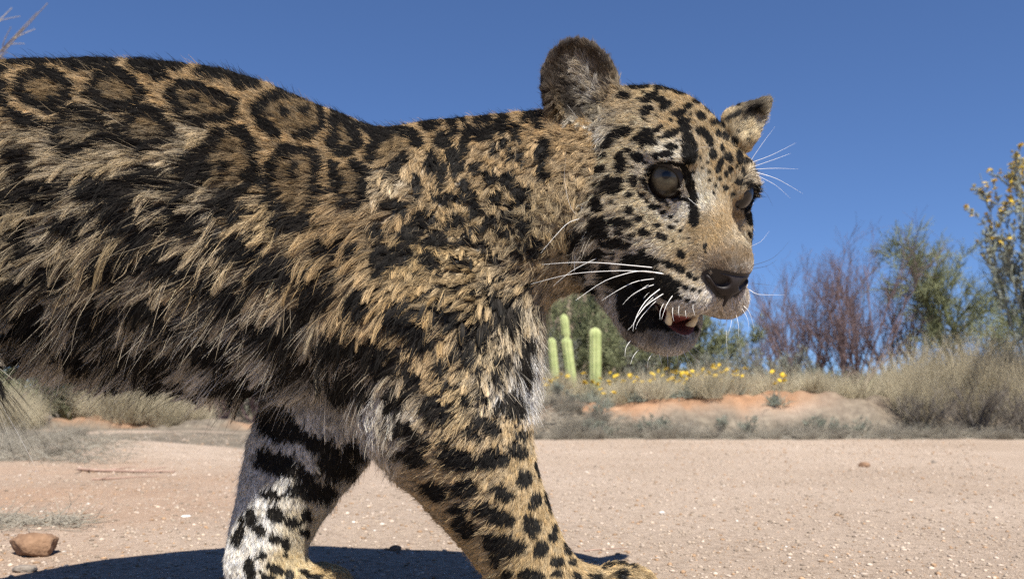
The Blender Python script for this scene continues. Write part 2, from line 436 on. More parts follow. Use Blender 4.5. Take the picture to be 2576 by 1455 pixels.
CTH = [  # head
 (1640, 215, -.9, -.3, 7, 34, .3, 4, 10, .46, .35, .2), (1720, 240, -.7, -.6, 6, 30, .25, 3, 8, .42, .305, .165), (1560, 260, -1, -.1, 9, 30, .3, 4, 12, .45, .34, .2), (1800, 310, -.5, -.85, 6, 28, .25, 3, 8, .42, .305, .165), (1700, 320, -.6, -.8, 6, 24, .25, 3, 8, .42, .305, .165),
 (1860, 400, -.3, -.95, 5, 28, .2, 3, 8, .42, .305, .165), (1740, 400, -.35, -.9, 5, 22, .2, 3, 8, .42, .305, .165), (1800, 440, -.2, -1, 4.5, 22, .2, 3, 8, .42, .305, .165), (1780, 470, -.2, -1, 4, 18, .15, 3, 6, .50, .42, .29), (1760, 475, -.4, -.9, 4, 18, .15, 3, 6, .56, .50, .38), (1830, 480, -.1, -1, 4, 18, .15, 3, 6, .44, .33, .19),
 (1590, 330, -.9, -.4, 8, 24, .3, 4, 10, .50, .40, .25), (1640, 380, -.8, -.5, 6, 22, .25, 3, 8, .54, .46, .32), (1560, 400, -1, -.15, 8, 22, .3, 4, 10, .52, .43, .28), (1480, 400, -1, .05, 11, 24, .4, 5, 14, .52, .45, .32), (1410, 400, -.7, .7, 14, 26, .6, 6, 24, .45, .36, .22), (1390, 300, -.5, .8, 14, 26, .6, 6, 24, .45, .34, .19),
 (1450, 330, -.8, .5, 14, 30, .6, 6, 30, .58, .53, .44), (1520, 335, -.9, .3, 12, 30, .6, 6, 40, .58, .53, .44),
 (1690, 395, -.8, -.5, 4.5, 18, .2, 3, 8, .58, .52, .42), (1640, 410, -.9, -.3, 5, 18, .2, 3, 8, .58, .50, .38), (1600, 480, -1, .1, 6.5, 20, .3, 3, 10, .54, .45, .3), (1530, 500, -1, .15, 9, 22, .4, 4, 12, .52, .44, .31), (1450, 520, -.95, .35, 13, 24, .55, 6, 18, .50, .44, .33),
 (1680, 515, -.95, .15, 4.5, 16, .2, 3, 6, .60, .53, .40), (1720, 530, -.8, .3, 4, 16, .2, 3, 6, .58, .52, .42), (1640, 560, -1, .2, 6, 18, .3, 3, 8, .54, .45, .30), (1560, 600, -.95, .3, 9, 22, .4, 4, 12, .52, .45, .34), (1460, 620, -.85, .5, 15, 24, .6, 6, 18, .50, .45, .36), (1400, 600, -.7, .7, 17, 24, .65, 7, 22, .46, .38, .26),
 (1750, 560, -.6, .2, 3.5, 14, .15, 3, 5, .34, .245, .13), (1700, 600, -.9, .25, 4.5, 16, .2, 3, 6, .48, .39, .25), (1640, 640, -.95, .3, 6.5, 18, .3, 3, 8, .55, .48, .38), (1720, 650, -.85, .35, 4, 16, .2, 3, 6, .36, .265, .155), (1590, 660, -.9, .45, 9, 20, .4, 4, 10, .52, .47, .4), (1500, 700, -.8, .6, 13, 22, .5, 5, 14, .50, .46, .4), (1420, 740, -.6, .8, 16, 20, .5, 6, 14, .48, .43, .36),
 (1820, 560, -.1, -1, 3, 14, .1, 3, 5, .32, .225, .12), (1850, 540, .1, -1, 3, 14, .1, 3, 5, .34, .245, .14), (1790, 600, -.3, -.95, 3, 14, .1, 3, 5, .31, .215, .11), (1830, 640, -.05, -1, 2.6, 14, .1, 3, 5, *NOSEC), (1870, 640, .1, -1, 2.6, 14, .1, 3, 5, *NOSEC), (1850, 685, -.1, -1, 2.2, 16, .1, 3, 5, .36, .315, .25), (1880, 690, .1, -1, 2.2, 16, .1, 3, 5, .40, .34, .27), (1810, 660, -.3, -.9, 2.4, 16, .1, 3, 5, .25, .185, .12),
 (1700, 690, -.9, .35, 4, 16, .2, 3, 6, .52, .43, .3), (1760, 700, -.7, .4, 3.5, 16, .2, 3, 6, .50, .42, .3), (1770, 745, -.6, .6, 3.5, 16, .2, 3, 6, .58, .52, .44), (1690, 740, -.9, .4, 5, 16, .25, 3, 6, .60, .55, .47), (1740, 765, -.7, .7, 4, 16, .2, 3, 6, .58, .53, .46), (1840, 770, .1, 1, 4, 18, .2, 3, 6, .56, .50, .43), (1870, 750, .4, .9, 4, 18, .2, 3, 6, .54, .47, .40),
 (1650, 838, -.5, .85, 6, 20, .25, 3, 8, .16, .145, .13), (1700, 842, -.3, .95, 6, 20, .25, 3, 8, .17, .155, .14), (1660, 872, -.3, .95, 6, 20, .25, 3, 8, .52, .48, .42), (1600, 825, -.6, .8, 8, 20, .3, 4, 8, .20, .18, .16), (1620, 868, -.4, .9, 8, 20, .3, 4, 8, .50, .46, .40), (1700, 870, -.2, 1, 6, 22, .25, 3, 8, .60, .56, .50), (1735, 855, .1, 1, 5, 20, .2, 3, 8, .40, .37, .33), (1570, 780, -.7, .7, 9, 20, .3, 4, 8, .45, .41, .36),
 (1700, 398, -.8, -.5, 4.5, 18, .2, 3, 8, .62, .57, .47), (1665, 400, -.9, -.4, 4.5, 18, .2, 3, 8, .62, .57, .47), (1705, 522, -.9, .2, 4, 16, .2, 3, 6, .66, .61, .52), (1725, 520, -.8, .2, 4, 16, .2, 3, 6, .66, .61, .52), (1762, 465, -.4, -.9, 4, 18, .15, 3, 6, .62, .57, .46), (1768, 490, -.4, -.9, 4, 18, .15, 3, 6, .62, .57, .46),
 (1850, 290, .4, -.9, 6, 28, .25, 3, 8, .46, .36, .22), (1900, 310, .7, -.6, 8, 28, .3, 4, 10, .56, .47, .33), (1880, 330, .6, -.6, 8, 28, .3, 4, 10, .56, .45, .28), (1890, 282, .8, -.6, 6, 28, .3, 4, 10, .03, .025, .02), (1860, 290, .8, -.6, 6, 28, .3, 4, 10, .03, .025, .02), (1890, 560, .3, .6, 5, 26, .2, 3, 6, .50, .41, .28), (1900, 465, .9, .1, 10, 30, .3, 3, 6, .52, .44, .32), (1880, 600, .3, .7, 5, 24, .2, 3, 6, .48, .40, .28)]
CT, CTF, CTH = (np.array(t, float) for t in (CT, CTF, CTH))

def field_lookup(tab, q):
    out = np.empty((len(q), tab.shape[1] - 2), np.float32)
    for a in range(0, len(q), 60000):
        d2 = ((q[a:a + 60000, None, :] - tab[None, :, :2]) ** 2).sum(2) + 150.0
        w = d2 ** -2.0
        w /= w.sum(1, keepdims=True)
        out[a:a + 60000] = w @ tab[:, 2:]
    return out

# ---- spots: strokes (half width, closed, points) and ellipses (cx, cy, rx, ry, angle)
def conv(pts, ox, oy, k): return [(ox + k * x, oy + k * y) for x, y in pts]
A6 = (0, 138.4, .2971); A7 = (432.4, 138.4, .321); A8 = (908, 242, .2971); AL = (518.8, 864.7, .47); AF = (1297, 69.2, .6061)
STROKES = [  # half width p, points, closed
 (20, [(330, 985), (520, 1010), (680, 1030), (800, 1030)], False), (18, [(60, 960), (200, 960)], False),  # belly fringe: black locks, with the shade under the belly painted in
 (12, conv([(180, 220), (280, 165), (400, 160), (540, 200), (600, 260), (570, 360), (460, 420), (360, 440), (240, 370), (170, 300)], *A6), True),
 (13, conv([(790, 250), (870, 180), (980, 150), (1080, 180), (1160, 250), (1220, 310), (1180, 380), (1080, 430), (970, 450), (880, 410), (800, 330)], *A6), True),
 (11, conv([(10, 290), (100, 250), (190, 240), (300, 290), (420, 330), (510, 370), (490, 440), (420, 480), (300, 500), (200, 520), (120, 480), (60, 400)], *A7), True),
 (13, conv([(820, 620), (740, 560), (680, 480), (680, 430), (760, 360), (870, 310), (960, 300)], *A7), False), (11, conv([(960, 300), (1050, 330), (1150, 380), (1190, 450), (1180, 560), (1100, 620), (1000, 610)], *A7), False),
 (13, conv([(1310, 480), (1390, 500), (1430, 580), (1460, 680), (1420, 740), (1310, 750), (1270, 690), (1280, 600)], *A7), True),
 (12, conv([(830, 790), (900, 750), (1000, 740), (1100, 760), (1150, 820), (1130, 930), (1140, 1060), (1110, 1180), (1000, 1280)], *A7), False),
 (12, conv([(800, 850), (785, 960), (770, 1080), (820, 1180), (900, 1260)], *A7), False), (8, conv([(940, 860), (930, 960)], *A7), False),
 (12, conv([(1270, 860), (1290, 960), (1300, 1060), (1340, 1140), (1430, 1190), (1510, 1130), (1510, 1020), (1490, 900), (1430, 840)], *A7), False),
 (12, conv([(110, 520), (90, 420), (130, 350), (200, 310), (320, 280), (420, 320), (480, 390)], *A8), False), (13, conv([(370, 520), (300, 580), (250, 640)], *A8), False),
 (13, conv([(500, 580), (590, 620), (640, 720), (650, 820), (640, 960), (600, 1050), (500, 1090), (380, 1100)], *A7), False), (14, conv([(400, 620), (300, 680), (260, 760), (250, 850), (150, 890), (210, 980)], *A7), False),
 (14, conv([(620, 470), (720, 480), (830, 530), (880, 600), (880, 680), (790, 760), (690, 830), (600, 800), (520, 740), (500, 640), (540, 540)], *A6), True),
 (13, conv([(1250, 460), (1350, 510), (1440, 600), (1500, 680), (1430, 720), (1270, 780), (1100, 760), (1020, 700), (1050, 600), (1130, 530)], *A6), True),
 (20, [(40, 142), (105, 146)], False), (21, [(150, 142), (210, 158), (275, 144)], False), (23, [(345, 146), (398, 166), (455, 150)], False), (15, [(520, 160), (640, 178)], False), (13, [(700, 200), (760, 225)], False), (12, [(1000, 296), (1130, 285)], False), (9, conv([(1340, 200), (1420, 190)], *A6), False),
 (15, conv([(240, 130), (390, 160)], *A7), False), (9, conv([(430, 160), (690, 210)], *A7), False), (11, conv([(540, 230), (690, 250)], *A7), False), (10, conv([(780, 190), (920, 260), (1000, 290)], *A7), False), (10, conv([(1140, 320), (1240, 370), (1330, 440)], *A7), False), (13, conv([(1490, 530), (1600, 580)], *A7), False), (9, conv([(1180, 400), (1200, 480)], *A7), False),
 (16, [(-20, 230), (10, 260)], False), (16, [(0, 170), (10, 175)], False), (14, conv([(60, 450), (200, 540), (330, 600)], *A6), False), (14, conv([(0, 250), (20, 330)], *A6), False),
]
INNER = [(conv([(390, 290)], *A6)[0], 58, 36), (conv([(1000, 300)], *A6)[0], 62, 40), (conv([(260, 380)], *A7)[0], 70, 38), (conv([(930, 460)], *A7)[0], 75, 45), (conv([(1360, 620)], *A7)[0], 26, 40), (conv([(970, 1000)], *A7)[0], 54, 74), (conv([(1400, 1020)], *A7)[0], 36, 48),
         (conv([(250, 430)], *A8)[0], 46, 34), (conv([(450, 860)], *A7)[0], 62, 72), (conv([(690, 650)], *A6)[0], 56, 52), (conv([(1260, 640)], *A6)[0], 66, 42)]
SPOTS = [(c[0], c[1], rx * .321, ry * .321, 0) for c, rx, ry in [(conv([p], *A7)[0], a, b) for p, a, b in [((190, 345), 55, 30), ((330, 390), 40, 25), ((900, 460), 45, 35), ((1040, 440), 45, 30), ((430, 870), 50, 45)]]]
SPOTS += [(*conv([(x, y)], *A8)[0], a * .2971 * 1.3, b * .2971 * 1.3, 0) for x, y, a, b in [
 (590, 230, 85, 72), (780, 190, 62, 48), (870, 190, 32, 34), (780, 275, 45, 45), (900, 310, 36, 60), (880, 400, 40, 60), (1000, 200, 58, 38), (1000, 310, 50, 45), (1080, 300, 40, 50), (1080, 200, 36, 36), (690, 380, 70, 55), (600, 540, 55, 85), (790, 490, 50, 80), (470, 780, 40, 100), (690, 650, 40, 100),
 (1120, 440, 36, 60), (1220, 390, 32, 45), (1190, 250, 60, 50), (1270, 480, 32, 60), (1360, 520, 36, 60), (1220, 170, 42, 50), (1310, 300, 42, 60), (1390, 170, 34, 50), (1450, 110, 40, 60), (1500, 220, 34, 60), (1560, 120, 30, 60), (820, 600, 40, 60), (960, 600, 50, 45), (1230, 700, 60, 60), (1090, 680, 50, 50), (880, 760, 60, 50), (1140, 850, 55, 50), (940, 860, 60, 50), (720, 860, 60, 55), (1340, 830, 50, 80), (1240, 980, 40, 80), (960, 960, 60, 40), (820, 1040, 70, 50), (540, 1040, 80, 70), (1110, 1040, 60, 45), (640, 1200, 70, 60), (420, 1150, 80, 80), (860, 1230, 70, 45), (360, 1330, 80, 70), (1040, 1280, 60, 45), (1380, 1080, 50, 70), (1480, 1270, 60, 90), (1200, 1150, 50, 40), (600, 1390, 80, 50), (850, 1400, 80, 40), (1150, 1380, 60, 45), (1330, 1330, 60, 45), (280, 930, 100, 50), (1560, 450, 60, 80), (1530, 620, 50, 80)]]
SPOTS += [(x, y, a * 1.04, b * 1.04, 18) for x, y, a, b in [(50, 400, 45, 36), (90, 485, 62, 44), (270, 480, 70, 38), (385, 440, 58, 34), (490, 425, 50, 38), (335, 565, 78, 38), (185, 570, 52, 32), (55, 600, 46, 40), (470, 560, 54, 38), (575, 520, 54, 30), (610, 625, 54, 40), (425, 660, 68, 38), (285, 665, 60, 32), (140, 690, 52, 36), (720, 560, 34, 26), (700, 680, 52, 44), (560, 745, 70, 46), (400, 785, 80, 40), (240, 795, 62, 40), (100, 800, 50, 36), (30, 740, 36, 42), (820, 625, 36, 34), (800, 745, 44, 46), (690, 835, 70, 46), (545, 865, 70, 38), (360, 880, 84, 34), (205, 885, 54, 34), (850, 865, 54, 42), (765, 925, 70, 38), (630, 955, 84, 34), (450, 955, 76, 34), (900, 765, 34, 42), (960, 650, 34, 48), (880, 960, 60, 42), (1000, 800, 34, 44), (1060, 840, 36, 34), (320, 960, 60, 26), (60, 900, 40, 40), (930, 880, 36, 40), (1130, 800, 40, 26), (1210, 830, 34, 24), (1280, 790, 26, 34), (1170, 860, 30, 22), (1250, 760, 30, 22), (-80, 420, 60, 45), (-90, 560, 70, 50), (-100, 700, 60, 50), (-90, 300, 50, 36), (-220, 260, 60, 36), (-230, 400, 66, 46), (-240, 560, 66, 50), (-370, 330, 60, 44), (-380, 480, 60, 50), (-380, 640, 60, 50), (-240, 720, 60, 50), (-500, 420, 50, 44)]]
SPOTS += [(*conv([(x, y)], *AL)[0], a * .53, b * .53, g) for x, y, a, b, g in [
 (970, 110, 70, 75, 0), (1100, 190, 50, 70, 0), (1310, 210, 45, 30, 0), (1000, 300, 60, 50, -30), (1230, 340, 90, 66, 40), (1390, 300, 30, 40, 0), (1080, 450, 80, 58, 30), (1500, 410, 80, 40, 30), (1690, 470, 40, 30, 0), (1110, 600, 90, 50, 10), (1360, 610, 110, 58, 10), (1540, 605, 75, 55, -10), (1665, 570, 50, 38, 20), (1700, 715, 45, 50, 0), (1230, 780, 70, 55, 30),
 (1390, 760, 60, 46, 0), (1590, 790, 60, 40, 20), (1765, 840, 32, 42, 20), (1740, 970, 48, 55, 0), (1540, 910, 100, 48, 15), (1350, 880, 50, 30, 0), (1860, 1000, 18, 45, 0), (1390, 980, 70, 46, 40), (1600, 1070, 100, 53, 10), (1790, 1085, 38, 48, 20), (1925, 1085, 24, 35, -20), (1875, 1160, 28, 30, 0), (1945, 1155, 22, 22, 0), (1545, 1150, 30, 40, 0), (1880, 1230, 30, 18, 0), (1740, 1235, 70, 30, 0), (1990, 1240, 30, 20, 0), (1600, 1230, 40, 25, 0),
 (1640, 280, 60, 40, 30), (1690, 130, 35, 70, 0), (1660, 350, 50, 34, 0), (1590, 80, 40, 50, 0), (1470, 120, 30, 40, 0), (1250, 120, 40, 50, 0), (1150, 20, 50, 30, 0), (1330, 60, 30, 30, 0), (1775, 650, 12, 60, 0), (1832, 830, 13, 55, -10), (1720, 20, 30, 60, 0), (1560, 180, 34, 34, 0), (1400, 60, 30, 36, 0), (2150, 1180, 40, 18, -20), (2250, 1170, 50, 16, 10), (2220, 1240, 40, 30, 0), (2080, 1235, 30, 20, 0), (1480, 260, 34, 26, 30), (1560, 320, 34, 40, 30), (1190, 520, 40, 26, 30), (1440, 480, 40, 24, 30), (1290, 520, 34, 20, 20)]]
SPOTS_FAR = [(*conv([(x, y)], *AL)[0], a * .55, b * .55, g) for x, y, a, b, g in [
 (400, 430, 120, 70, 20), (620, 540, 130, 50, 30), (370, 620, 100, 60, 10), (700, 650, 100, 60, 20), (360, 795, 75, 35, 5), (540, 770, 90, 56, 10), (640, 790, 50, 60, 0), (370, 910, 52, 40, 20), (460, 950, 40, 32, 30), (540, 910, 35, 35, 0), (280, 990, 30, 25, 0), (365, 1035, 35, 25, 20), (430, 1060, 30, 20, 20), (430, 1110, 18, 14, 0), (295, 1135, 28, 22, 0), (370, 1205, 42, 24, 20), (440, 1230, 20, 30, 0), (240, 920, 30, 50, 0), (170, 1000, 26, 80, 10), (330, 1250, 30, 14, 0), (560, 1230, 60, 14, 20), (230, 1200, 30, 60, 0), (520, 1010, 26, 24, 0), (300, 1230, 16, 12, 0), (800, 560, 70, 50, 40), (500, 680, 90, 24, 10)]]
SPOTS_HEAD = [(*conv([(x, y)], *AF)[0], a * .66, b * .66, g) for x, y, a, b, g in [
 (450, 280, 30, 16, 0), (500, 240, 60, 14, 5), (560, 290, 40, 18, -30), (605, 300, 25, 15, 0), (625, 325, 30, 18, -30), (680, 355, 34, 17, -10), (700, 390, 30, 18, 0), (705, 420, 25, 18, 0), (690, 270, 30, 12, 10), (640, 250, 60, 12, 0), (720, 330, 20, 14, 0), (770, 370, 25, 15, 40), (770, 435, 27, 18, 20), (800, 455, 20, 12, 30), (715, 460, 26, 22, 0), (722, 515, 34, 56, 0), (810, 480, 14, 22, -20), (820, 530, 16, 22, -10), (850, 560, 12, 24, 20), (840, 590, 14, 16, 0), (885, 540, 18, 25, -30), (930, 540, 14, 35, -10), (890, 590, 12, 14, 0), (870, 610, 9, 12, 0), (845, 630, 9, 9, 0), (805, 635, 8, 10, 0), (870, 665, 14, 10, 0), (830, 660, 8, 10, 0), (925, 640, 18, 12, -20), (905, 690, 10, 9, 0), (820, 690, 8, 8, 0), (800, 600, 8, 10, 0), (850, 400, 20, 12, 40), (870, 450, 12, 22, -20), (905, 470, 12, 20, -20), (840, 440, 14, 20, -30), (820, 400, 14, 12, 0), (750, 310, 18, 10, 30), (800, 340, 22, 12, 40), (860, 500, 10, 16, 0), (945, 600, 10, 18, 0),
 (545, 345, 32, 18, -30), (540, 455, 38, 35, -30), (570, 480, 20, 15, 0), (645, 440, 40, 16, -25), (590, 420, 25, 12, -30), (430, 440, 60, 22, -20), (380, 485, 30, 15, 0), (650, 495, 30, 14, 0), (610, 525, 46, 13, -5), (500, 535, 30, 18, 30), (440, 560, 24, 46, 0), (345, 585, 40, 22, -20), (285, 540, 30, 40, 10), (365, 525, 25, 12, 0), (490, 635, 20, 25, -20), (395, 655, 50, 35, -15), (475, 690, 16, 14, 0), (525, 690, 18, 12, 20), (545, 715, 12, 10, 0), (575, 740, 27, 12, 0), (610, 765, 16, 10, -10), (475, 755, 22, 18, 10), (515, 790, 20, 12, 0), (640, 785, 14, 8, -10), (590, 820, 14, 10, 0), (645, 825, 18, 9, 0), (440, 805, 52, 22, 10), (535, 845, 28, 16, 5), (605, 865, 28, 16, 20), (670, 800, 8, 6, 0), (655, 885, 10, 7, 0), (720, 870, 8, 5, 0), (685, 840, 10, 8, 0), (270, 690, 35, 25, -10), (340, 730, 32, 30, -20), (180, 640, 25, 40, 0), (240, 630, 25, 30, 0), (235, 870, 46, 40, -30), (345, 830, 46, 50, -20), (420, 890, 40, 25, 0), (480, 865, 15, 15, 0), (190, 780, 30, 40, 0), (330, 940, 46, 20, -10), (685, 940, 20, 18, 0), (785, 905, 10, 12, 0), (790, 930, 6, 8, 0), (140, 560, 26, 40, 0), (120, 720, 26, 50, 0), (150, 880, 30, 40, 0), (270, 1000, 46, 22, -10), (380, 1010, 30, 30, 0), (220, 1040, 36, 24, 0), (320, 1080, 30, 20, 0), (420, 1050, 30, 30, 0),
 (630, 975, 27, 15, 30), (680, 997, 26, 14, 30), (720, 1025, 14, 13, 0), (745, 1040, 12, 10, 0), (640, 1035, 25, 12, 25), (680, 1060, 20, 12, 25), (710, 1075, 14, 11, 0), (740, 1085, 12, 9, 0), (765, 1095, 8, 6, 0), (680, 1112, 18, 9, 20), (712, 1125, 12, 9, 0), (740, 1135, 8, 6, 0), (650, 1090, 26, 9, 25),
 (740, 770, 22, 48, 0), (735, 710, 16, 30, -20), (975, 700, 12, 20, 0), (975, 800, 10, 14, 0), (970, 850, 8, 14, 0), (955, 760, 8, 10, 0), (900, 365, 40, 12, -25), (985, 335, 44, 8, -25)]]
HEAD_STROKES = [(9, [(1722, 432), (1730, 460), (1742, 496)], False), (15, [(1632, 785), (1655, 800)], False), (6.5, [(1628, 427), (1656, 415), (1691, 409), (1722, 418), (1732, 438), (1739, 465), (1750, 500)], False), (5.5, [(1640, 438), (1653, 467), (1668, 487), (1699, 495), (1736, 503)], False), (4, [(1616, 451), (1640, 476), (1670, 505), (1686, 516)], False), (11, [(1744, 515), (1748, 540), (1749, 560)], False),
 (6, [(1880, 468), (1915, 476)], False), (6, [(1876, 540), (1892, 548)], False), (24, [(1600, 700), (1628, 745), (1600, 800)], False), (14, [(1580, 700), (1572, 760)], False), (11, [(1585, 800), (1640, 812), (1700, 822), (1745, 824)], False), (9, [(1560, 760), (1570, 800), (1590, 825)], False), (6, conv([(530, 640), (560, 680), (600, 712)], *AF), False), (12, conv([(470, 950), (580, 965)], *AF), False), (26, conv([(470, 1000), (570, 1030), (640, 1090)], *AF), False), (22, conv([(450, 1080), (470, 1170), (520, 1215)], *AF), False), (5, conv([(930, 650), (985, 650), (1015, 660)], *AF), False), (6, conv([(985, 700), (985, 760), (965, 790)], *AF), False)]

GX0, GY0, GS = -700.0, 40.0, 2.0
GW, GH = 1400, 800
def paint(strokes, spots, inner=()):
    D = np.zeros((GH, GW), np.float32); I = np.zeros((GH, GW), np.float32)
    def win(x0, y0, x1, y1):
        i0, i1 = max(int((x0 - GX0) / GS), 0), min(int((x1 - GX0) / GS) + 1, GW)
        j0, j1 = max(int((y0 - GY0) / GS), 0), min(int((y1 - GY0) / GS) + 1, GH)
        return (slice(j0, j1), slice(i0, i1)), (GX0 + GS * np.arange(i0, i1))[None, :], (GY0 + GS * np.arange(j0, j1))[:, None]
    for hw, pts, closed in strokes:
        p = pts + [pts[0]] if closed else pts
        for a, b in zip(p[:-1], p[1:]):
            m = hw * 2
            sl, X, Y = win(min(a[0], b[0]) - m, min(a[1], b[1]) - m, max(a[0], b[0]) + m, max(a[1], b[1]) + m)
            dx, dy = b[0] - a[0], b[1] - a[1]
            t = np.clip(((X - a[0]) * dx + (Y - a[1]) * dy) / (dx * dx + dy * dy + 1e-6), 0, 1)
            d = np.hypot(X - a[0] - t * dx, Y - a[1] - t * dy)
            D[sl] = np.maximum(D[sl], np.clip(.5 + (hw - d) / (hw * .7), 0, 1))
    for cx, cy, rx, ry, g in spots:
        R = max(rx, ry) * 1.5
        sl, X, Y = win(cx - R, cy - R, cx + R, cy + R)
        c, s = math.cos(math.radians(g)), math.sin(math.radians(g))
        u = ((X - cx) * c + (Y - cy) * s) / rx; v = (-(X - cx) * s + (Y - cy) * c) / ry
        D[sl] = np.maximum(D[sl], np.clip(.5 + (1 - np.hypot(u, v)) * 1.8, 0, 1))
    for (cx, cy), rx, ry in inner:
        sl, X, Y = win(cx - rx * 1.3, cy - ry * 1.3, cx + rx * 1.3, cy + ry * 1.3)
        I[sl] = np.maximum(I[sl], np.clip(.5 + (1 - np.hypot((X - cx) / rx, (Y - cy) / ry)) * 3, 0, 1))
    return D, I
_r = np.random.default_rng(5)
for _ in range(150):
    x, y = _r.uniform(1000, 1350), _r.uniform(470, 900)
    if all(math.hypot(x - c[0], y - c[1]) > 24 for c in SPOTS): SPOTS.append((x, y, _r.uniform(9, 17), _r.uniform(8, 14), _r.uniform(-40, 40)))
for _ in range(260):
    x, y = _r.uniform(-120, 1000), _r.uniform(440, 900)
    if all(math.hypot(x - c[0], y - c[1]) > 60 for c in SPOTS): SPOTS.append((x, y, _r.uniform(22, 36), _r.uniform(14, 24), 20))
for _ in range(400):
    x, y = _r.uniform(1390, 1640), _r.uniform(330, 740)
    if all(math.hypot(x - c[0], (y - c[1]) * 1.2) > 27 for c in SPOTS_HEAD): SPOTS_HEAD.append((x, y, _r.uniform(6, 13), _r.uniform(5, 9), _r.uniform(-20, 20)))
for _ in range(300):
    x, y = _r.uniform(1580, 1880), _r.uniform(210, 460)
    if all(math.hypot(x - c[0], y - c[1]) > 20 for c in SPOTS_HEAD): SPOTS_HEAD.append((x, y, _r.uniform(4, 8), _r.uniform(3, 6), _r.uniform(-40, 40)))
MAP_B = paint([(w * 1.3, p, c) for w, p, c in STROKES], SPOTS, INNER); MAP_F = paint([], SPOTS_FAR); MAP_H = paint(HEAD_STROKES, SPOTS_HEAD)
def grid_get(M, q):
    i = np.clip(((q[:, 0] - GX0) / GS).astype(int), 0, GW - 1); j = np.clip(((q[:, 1] - GY0) / GS).astype(int), 0, GH - 1)
    return M[j, i]
class Noise2:
    def __init__(s, seed): s.t = np.random.default_rng(seed).uniform(-1, 1, (256, 256)).astype(np.float32)
    def __call__(s, x, y):
        xi = np.floor(x).astype(int); yi = np.floor(y).astype(int); fx = x - xi; fy = y - yi
        fx = fx * fx * (3 - 2 * fx); fy = fy * fy * (3 - 2 * fy)
        g = lambda a, b: s.t[a & 255, b & 255]
        return (g(xi, yi) * (1 - fx) + g(xi + 1, yi) * fx) * (1 - fy) + (g(xi, yi + 1) * (1 - fx) + g(xi + 1, yi + 1) * fx) * fy
N1, N2, N3 = Noise2(1), Noise2(2), Noise2(3)

def side_coords(X, far):
    """where a point of the coat lies in the side view of the animal"""
    y = np.where(far, 2 * body_axis(X[:, 0]) - X[:, 1], X[:, 1])
    d = CAM_D + y
    return np.stack([CX + X[:, 0] * FPX / d, HY - (X[:, 2] - CAM_H) * FPX / d], 1)

def regions(X, Nn, is_head):
    farleg = (~is_head) & (X[:, 1] > -.042) & (X[:, 2] < .29) & (X[:, 0] > -.45) & (X[:, 0] < -.105)
    back = (~is_head) & ~farleg & (Nn[:, 1] > .15)
    return farleg, back
def coat(X, Nn, is_head):
    """hair direction, length ... and base colour at the points"""
    farleg, back = regions(X, Nn, is_head)
    q = side_coords(X, back)
    par = np.empty((len(X), 10), np.float32)
    for sel, tab in ((is_head, CTH), (farleg, CTF), (~is_head & ~farleg, CT)):
        if sel.any(): par[sel] = field_lookup(tab, q[sel])
    return par
def markings(X, Xm, Nn, is_head):
    """how black (0..1) and how much inside a rosette; X the root, Xm where the hair shows"""
    farleg, back = regions(X, Nn, is_head)
    q = side_coords(Xm, back); n = len(X)
    dark = np.zeros(n, np.float32); inn = np.zeros(n, np.float32)
    amp = np.where(is_head, .3, .8)
    w = q.copy()
    w[:, 0] += amp * (9 * N1(q[:, 0] / 30, q[:, 1] / 30) + 5 * N2(q[:, 0] / 9, q[:, 1] / 9))
    w[:, 1] += amp * (9 * N2(q[:, 0] / 30 + 50, q[:, 1] / 30) + 5 * N3(q[:, 0] / 9 + 20, q[:, 1] / 9))
    for sel, M in ((is_head, MAP_H), (farleg, MAP_F), (~is_head & ~farleg, MAP_B)):
        if sel.any(): dark[sel] = grid_get(M[0], w[sel]); inn[sel] = grid_get(M[1], w[sel])
    if is_head.any():                               # the far half of the head carries the same spots, mirrored
        hl = w2h(X)
        m = is_head & (hl[:, 1] > .03) & (hl[:, 0] < .045) & (dark < .3)
        if m.any():
            h2 = w2h(Xm[m]); h2[:, 1] *= -1
            dark[m] = np.maximum(dark[m], grid_get(MAP_H[0], side_coords(h2w(h2), np.zeros(m.sum(), bool))))
    return dark, inn
EAR_ROWS = [(1390, 160, -.6, -.8, 7, 30, .3, 4, 14, .085, .065, .05), (1440, 120, -.2, -1, 7, 30, .3, 4, 14, .08, .06, .045), (1405, 130, -.4, -.9, 7, 30, .3, 4, 14, .08, .06, .045), (1500, 150, .3, -1, 7, 28, .3, 4, 12, .08, .06, .045), (1525, 190, .4, -.9, 7, 28, .3, 4, 12, .10, .075, .05), (1370, 215, -.7, -.6, 8, 28, .3, 4, 14, .10, .08, .06), (1440, 150, -.3, -1, 9, 36, .5, 4, 20, .16, .13, .10), (1455, 175, -.6, -.75, 15, 40, .7, 5, 24, .44, .39, .32),
            (1480, 205, -.7, -.65, 17, 40, .7, 5, 26, .50, .45, .37), (1500, 235, -.75, -.55, 16, 40, .7, 5, 26, .50, .45, .37), (1515, 205, -.5, -.8, 10, 34, .5, 5, 20, .20, .155, .10), (1540, 250, -.5, -.8, 10, 34, .5, 5, 20, .32, .24, .14), (1430, 230, -.6, -.5, 10, 34, .6, 5, 24, .055, .045, .037), (1420, 190, -.7, -.6, 13, 36, .6, 5, 24, .12, .10, .08), (1440, 265, -.6, -.3, 10, 34, .6, 5, 24, .035, .03, .026), (1465, 285, -.8, .2, 10, 36, .6, 5, 30, .06, .05, .04), (1395, 250, -.4, .2, 10, 28, .5, 5, 14, .14, .11, .08), (1385, 285, -.5, .8, 13, 28, .5, 5, 14, .38, .28, .16), (1545, 290, -.8, -.2, 9, 32, .5, 5, 40, .36, .31, .23), (1500, 275, -.8, .1, 10, 34, .6, 5, 40, .22, .19, .14)]
CTH = np.concatenate([CTH, np.array(EAR_ROWS, float)])

